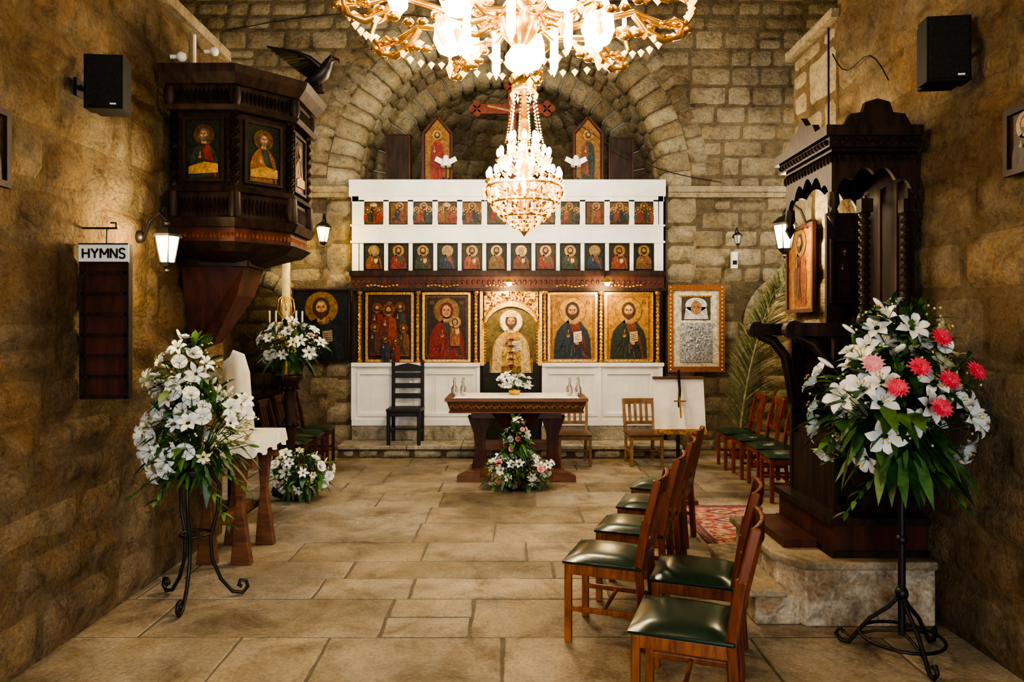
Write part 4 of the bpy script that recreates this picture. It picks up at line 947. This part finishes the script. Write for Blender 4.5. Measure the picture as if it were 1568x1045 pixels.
for y in (-.25, .25):
    b.prism([(-.20,0),(-.05,0),(-.09,.45),(-.06,.86),(-.18,.86),(-.14,.45)], y-.03, y+.03, WM); b.prism([(.05,0),(.20,0),(.14,.45),(.18,.86),(.06,.86),(.09,.45)], y-.03, y+.03, WM)
    b.bb(-.22,.22,y-.035,y+.035,.70,.80,WM)
b.bb(-.03,.03,-.25,.25,.28,.36,WM)
b.done('side_table', (-2.08, 5.45, 0), bevel=.006)
b = B(); vs = []
def sq(t, a, c):
    t = t % 1; k = int(t*4); f = t*4-k; P4 = [(-a,-c),(a,-c),(a,c),(-a,c)]; p, q = P4[k], P4[(k+1) % 4]; return (p[0]+(q[0]-p[0])*f, p[1]+(q[1]-p[1])*f)
n2 = 96
for i in range(n2):
    x, y = sq(i/n2, .255, .34); x2, y2 = sq(i/n2, .27+.010*math.sin(i*1.7), .355+.012*math.sin(i*1.7)); vs += [(x,y,.906),(x2,y2,.80+.02*math.sin(i*.8))]
b.add(vs, [(2*i, 2*((i+1) % n2), 2*((i+1) % n2)+1, 2*i+1) for i in range(n2)], CLOTH, True); b.bb(-.255,.255,-.34,.34,.902,.908,CLOTH)
b.done('lace_tablecloth', (-2.08, 5.45, 0))
b = B(); b.cyl((0,0,0), (0,0,1.1), .03, WD); b.bb(-.2,.2,-.2,.2,0,.05,WD)
vs = []
for j, (s_, z) in enumerate(((.02,1.46),(.12,1.42),(.165,1.25),(.18,1.0),(.20,.75),(.21,.6))):
    for i in range(28):
        a = 2*pi*i/28; r = s_*(1+.12*math.sin(i*1.9)*(j/5)); vs.append((r*math.cos(a), r*.7*math.sin(a), z+.05*math.cos(a)*(j < 3)))
b.add(vs, [(j*28+i, j*28+(i+1) % 28, (j+1)*28+(i+1) % 28, (j+1)*28+i) for j in range(5) for i in range(28)], CLOTH, True)
b.done('draped_reading_stand', (-2.64, 6.75, 0))
b = B(); b.lathe([(.14,0),(.12,.05),(.04,.12),(.05,.5),(.08,.6),(.04,.7),(.05,1.2),(.09,1.45),(.05,1.6),(.16,1.75),(.17,1.80),(0,1.8)], (0,0,0), BRASS, 18)
for k in range(10):
    a = k*pi/5; b.tube([(.05*math.cos(a),.05*math.sin(a),1.55),(.2*math.cos(a),.2*math.sin(a),1.62),(.22*math.cos(a),.22*math.sin(a),1.8)], .012, BRASS, 6); b.cyl((.22*math.cos(a),.22*math.sin(a),1.8), (.22*math.cos(a),.22*math.sin(a),1.95), .012, CLOTH, n=6)
    b.tube([(.05*math.cos(a),.05*math.sin(a),1.85),(.12*math.cos(a),.12*math.sin(a),1.95),(.1*math.cos(a),.1*math.sin(a),2.1),(.05*math.cos(a),.05*math.sin(a),2.15)], .010, BRASS, 6)
b.cyl((0,0,1.8), (0,0,2.6), .055, pm('candle_wax', (.9,.75,.35), rough=.4)); b.ball((0,0,2.63), (.015,.015,.035), BULB)
b.done('gilt_candle_stand', (-3.05, 9.7, 0))
# rug
b = B(); b.bb(1.55, 2.32, 5.5, 6.9, .003, .011, RUGB); b.bb(1.63, 2.24, 5.60, 6.8, .011, .014, RUG)
CR = col(.52,.44,.31,.9)
for k in range(4):
    cyy = 5.80+k*.28
    for s, m_ in ((.11, RUGB), (.075, CR), (.045, RUG)): b.add([(1.935-s*1.5,cyy,.0145+(.11-s)*.01),(1.935,cyy-s,.0145+(.11-s)*.01),(1.935+s*1.5,cyy,.0145+(.11-s)*.01),(1.935,cyy+s,.0145+(.11-s)*.01)], [(0,1,2,3)], m_)
for i in range(66):
    for xx in (1.59, 2.28): b.ball((xx, 5.54+i*.0203, .011), (.008,.006,.002), CR if i % 2 else RUG, 5, 3)
for i in range(70):
    b.ball((R.choice((R.uniform(1.65,1.76), R.uniform(2.12,2.22))), R.uniform(5.62,6.78), .014), (.016,.016,.002), R.choice((RUGB, CR)), 6, 3)
for i in range(37): b.bb(1.56+i*.02, 1.567+i*.02, 5.45, 5.5, .003, .006, CR)
b.done('persian_rug')
b = B()
for y, z in ((5.0, 3.6), (5.55, 3.85)):
    b.cyl((WL+.045,y,z), (WL+.10,y,z), .015, WPAINT); b.ball((WL+.12,y,z), (.035,.035,.035), WPAINT)
b.bb(WL+.045, WL+.06, 5.35, 5.37, 3.5, 3.9, WPAINT)
b.done('wall_floodlight')
def cable(pts, r, m): b = B(); b.tube(pts, r, m, 6); b.done('electric_cable')
cable([(WR_-.06, 5.47, z) for z in (0.5, 2, 3, 4.0)], .008, BLK)
cable([(WR_-.06, 4.6+.8*t, 3.3+.5*t+.1*math.sin(t*6)) for t in [i/10 for i in range(11)]], .005, BLK)
cable([(.5+2.4*t, 9.98, 4.9-1.15*t-.25*math.sin(pi*t)) for t in [i/14 for i in range(15)]], .006, BLK)
cable([(-4.0+4.0*t, 9.98, 5.85+.25*math.sin(pi*t)) for t in [i/14 for i in range(15)]], .006, BLK)
b = B(); b.bb(3.05, 3.13, 9.96, 10.03, 2.55, 2.78, WPAINT); b.bb(3.06, 3.12, 9.955, 9.96, 2.6, 2.66, BPL); b.done('wall_heater_control', bevel=.006)

# ------------------------------------------------------------------ chandeliers
def garland(b, p, q, sag, n, mat, s):
    p = Vector(p); q = Vector(q)
    for i in range(n+1):
        t = i/n; c = p.lerp(q, t)+Vector((0,0,-sag*4*t*(1-t))); b.octa(c, s, s*1.5, mat)
b = B()
cx, cy = .11, 6.5
b.cyl((0,0,3.97), (0,0,7.28), .008, BRASS, n=6)
for i in range(40): b.ball((0,0,4.05+i*.08), (.016,.016,.03), BRASS, 6, 4)
b.lathe([(.03,4.02),(.10,3.97),(.12,3.90),(.11,3.86),(.07,3.86)], (0,0,0), BRASS, 18)
for k in range(12): a = k*pi/6; b.octa((.12*math.cos(a),.12*math.sin(a),3.98), .02, .05, BRASS); b.octa((.115*math.cos(a),.115*math.sin(a),3.83), .016, .05, CRYS2)
b.lathe([(.02,3.85),(.03,3.6),(.06,3.5),(.03,3.4),(.05,3.2),(.08,3.0),(.05,2.85),(.02,2.7)], (0,0,0), BRASS, 14)
for k in range(10):
    a = 2*pi*k/10; ca_, sa = math.cos(a), math.sin(a); garland(b, (.10*ca_,.10*sa,3.84), (.17*ca_,.17*sa,3.40), .03, 15, BRASS if k % 2 else CRYS2, .010)
tiers = [(.13,3.40,8),(.23,3.26,13),(.325,3.07,18)]
for r, z, n in tiers:
    for k in range(n):
        a = 2*pi*(k+.5*(n % 2))/n; ca_, sa = math.cos(a), math.sin(a)
        b.tube([(.03*ca_,.03*sa,z-.10),(r*.6*ca_,r*.6*sa,z-.13),(r*ca_,r*sa,z-.07),(r*ca_,r*sa,z-.03)], .007, BRASS, 5)
        b.lathe([(.01,-.04),(.03,-.02),(.032,-.01)], (r*ca_,r*sa,z-.01), BRASS, 8)
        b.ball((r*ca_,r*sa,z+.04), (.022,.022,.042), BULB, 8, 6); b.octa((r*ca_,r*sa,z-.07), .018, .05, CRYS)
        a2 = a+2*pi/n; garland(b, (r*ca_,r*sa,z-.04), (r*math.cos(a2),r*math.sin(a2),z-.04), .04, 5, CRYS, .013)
for (r0, z0, n0), (r1, z1, n1) in zip(tiers[:-1], tiers[1:]):
    for k in range(n1):
        a = 2*pi*k/n1; garland(b, (r0*math.cos(a),r0*math.sin(a),z0-.05), (r1*math.cos(a),r1*math.sin(a),z1-.05), .03, 5, CRYS, .014)
for z, r in ((2.98,.345),(2.84,.30),(2.72,.20)): b.tube([(r*math.cos(2*pi*k/30), r*math.sin(2*pi*k/30), z) for k in range(31)], .014, BRASS, 6)
for k in range(24):
    a = 2*pi*k/24
    for t in [i/12 for i in range(13)]:
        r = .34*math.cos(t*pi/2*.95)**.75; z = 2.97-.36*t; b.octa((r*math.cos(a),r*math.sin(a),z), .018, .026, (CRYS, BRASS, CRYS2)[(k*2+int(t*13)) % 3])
for k in range(16): a = 2*pi*k/16; b.octa((.355*math.cos(a),.355*math.sin(a),2.92), .022, .06, BRASS if k % 2 else CRYS)
b.lathe([(.05,2.66),(.03,2.62),(.035,2.59),(.0,2.54)], (0,0,0), BRASS, 12)
b.done('crystal_chandelier', (cx, cy, 0))
WC = (1, .83, .57)
for k in range(3):
    a = k*2*pi/3+.3; light('chandelier_lamp', 'POINT', (cx+.45*math.cos(a), cy+.45*math.sin(a), 3.05), 90, WC, .12)
light('chandelier_lamp', 'POINT', (cx, cy, 3.62), 60, WC, .10)
b = B()
b.lathe([(.0,2.80),(.03,2.83),(.02,2.87),(.07,2.93),(.10,3.0),(.05,3.08),(.04,3.4),(.07,3.5),(.03,3.6)], (0,0,0), BRASS, 18); b.cyl((0,0,3.6), (0,0,6.5), .01, BRASS, n=6)
for k in range(10):
    a = 2*pi*k/10+.16; ca_, sa = math.cos(a), math.sin(a); L = lambda r, z: (r*ca_, r*sa, z)
    b.tube([L(.06,3.02),L(.2,2.97),L(.35,3.02),L(.5,3.06),L(.62,3.02),L(.72,3.01),L(.77,3.08),L(.74,3.14)], .014, BRASS, 7)
    for i in range(12):
        t = i/11; b.ball(L(.12+.62*t, 3.0+.035*math.sin(t*9)-.012), (.026,.026,.016), BRASS, 6, 4)
    b.lathe([(.01,-.03),(.05,0),(.055,.02)], L(.74,3.15), BRASS, 10); b.cyl(L(.74,3.16), L(.74,3.24), .012, CLOTH, n=8); b.ball(L(.74,3.28), (.022,.022,.045), BULB)
    b.tube([L(.50,3.05),L(.56,2.98),L(.63,2.95),L(.70,2.97),L(.72,3.02),L(.68,3.04),L(.65,3.01)], .016, BRASS, 7)
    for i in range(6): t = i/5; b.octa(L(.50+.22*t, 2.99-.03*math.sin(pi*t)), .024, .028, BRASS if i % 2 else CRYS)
    garland(b, L(.35,3.0), (.35*math.cos(a+2*pi/10), .35*math.sin(a+2*pi/10), 3.0), .06, 6, CRYS, .018)
    garland(b, L(.74,3.06), (.74*math.cos(a+2*pi/10), .74*math.sin(a+2*pi/10), 3.06), .05, 7, CRYS, .018)
    if k % 2 == 0:
        b.lathe([(.012,.18),(.035,.15),(.065,.06),(.072,-.01),(.05,-.06),(.0,-.085)], L(.34,2.98), BULB, 12); b.octa(L(.34,2.85), .018, .05, CRYS)
    else:
        b.lathe([(.012,.12),(.018,.1),(.018,-.08),(.0,-.12)], L(.22,2.93), BULB, 8)
        b.lathe([(.012,.14),(.03,.12),(.045,.05),(.04,-.02),(.0,-.05)], L(.50,3.03), BULB, 10)
b.lathe([(.02,.06),(.06,.0),(.055,-.04),(0,-.08)], (0,0,2.84), BULB, 12)
b.done('brass_chandelier', (.03, 3.0, 0))
for k in range(3):
    a = k*2*pi/3-pi/2; light('brass_chandelier_lamp', 'POINT', (.03+.5*math.cos(a), 3.0+.5*math.sin(a), 3.3), 28, WC, .12)

# ------------------------------------------------------------------ lighting
light('rear_fill', 'AREA', (0, -2.7, 1.6), 190, (.94, .97, 1), 2.3, target=(0, 3, .9), sy=3.0)  # added fill behind the camera, daylight tint; the doorway is assumed
light('floor_streak_spot', 'SPOT', (1.0, -2.3, 2.6), 500, (1, .98, .94), .3, target=(-1.1, 3.6, 0), spot=.5)  # spot added to make the sunlit streak on the left floor
light('floodlight_beam', 'SPOT', (-2.2, 5.45, 4.2), 430, (1, .91, .70), .12, target=(1.2, 10, 4.9), spot=1.4)
light('floodlight_beam', 'SPOT', (2.2, 5.9, 4.3), 430, (1, .91, .70), .12, target=(-1.2, 10, 4.8), spot=1.4)
light('transept_fill', 'AREA', (4.85, 7.8, 4.2), 95, (1, .97, .93), 1.2, target=(0, 9, 1))  # pair of added fills high in the transept; no windows are built
light('transept_fill', 'AREA', (-4.85, 7.8, 4.2), 95, (1, .95, .87), 1.2, target=(0, 9, 1))
light('side_chapel_lamp', 'POINT', (4.0, 11.2, 2.3), 75, (1, .78, .45), .1)
light('side_chapel_lamp', 'POINT', (-3.8, 11.2, 2.2), 8, (1, .75, .4), .1)
light('side_aisle_fill', 'POINT', (4.3, 8.4, 3.0), 55, (1, .86, .6), .15)  # added fill on the palm side, with no lamp fitting
w = bpy.data.worlds.new('World'); scene.world = w; w.use_nodes = True
w.node_tree.nodes['Background'].inputs[0].default_value = (.6, .65, .7, 1); w.node_tree.nodes['Background'].inputs[1].default_value = .4

# ------------------------------------------------------------------ camera
cam = bpy.data.cameras.new('Camera'); co = bpy.data.objects.new('Camera', cam); bpy.context.collection.objects.link(co)
co.location = (0, 0, 1.7); co.rotation_euler = (pi/2, 0, 0)
cam.sensor_width = 36; cam.lens = 1100/1568*36; cam.shift_y = -.0112; cam.clip_start = .05
scene.camera = co
try:
    scene.view_settings.view_transform = 'AgX'; scene.view_settings.look = 'AgX - High Contrast'
except Exception: pass
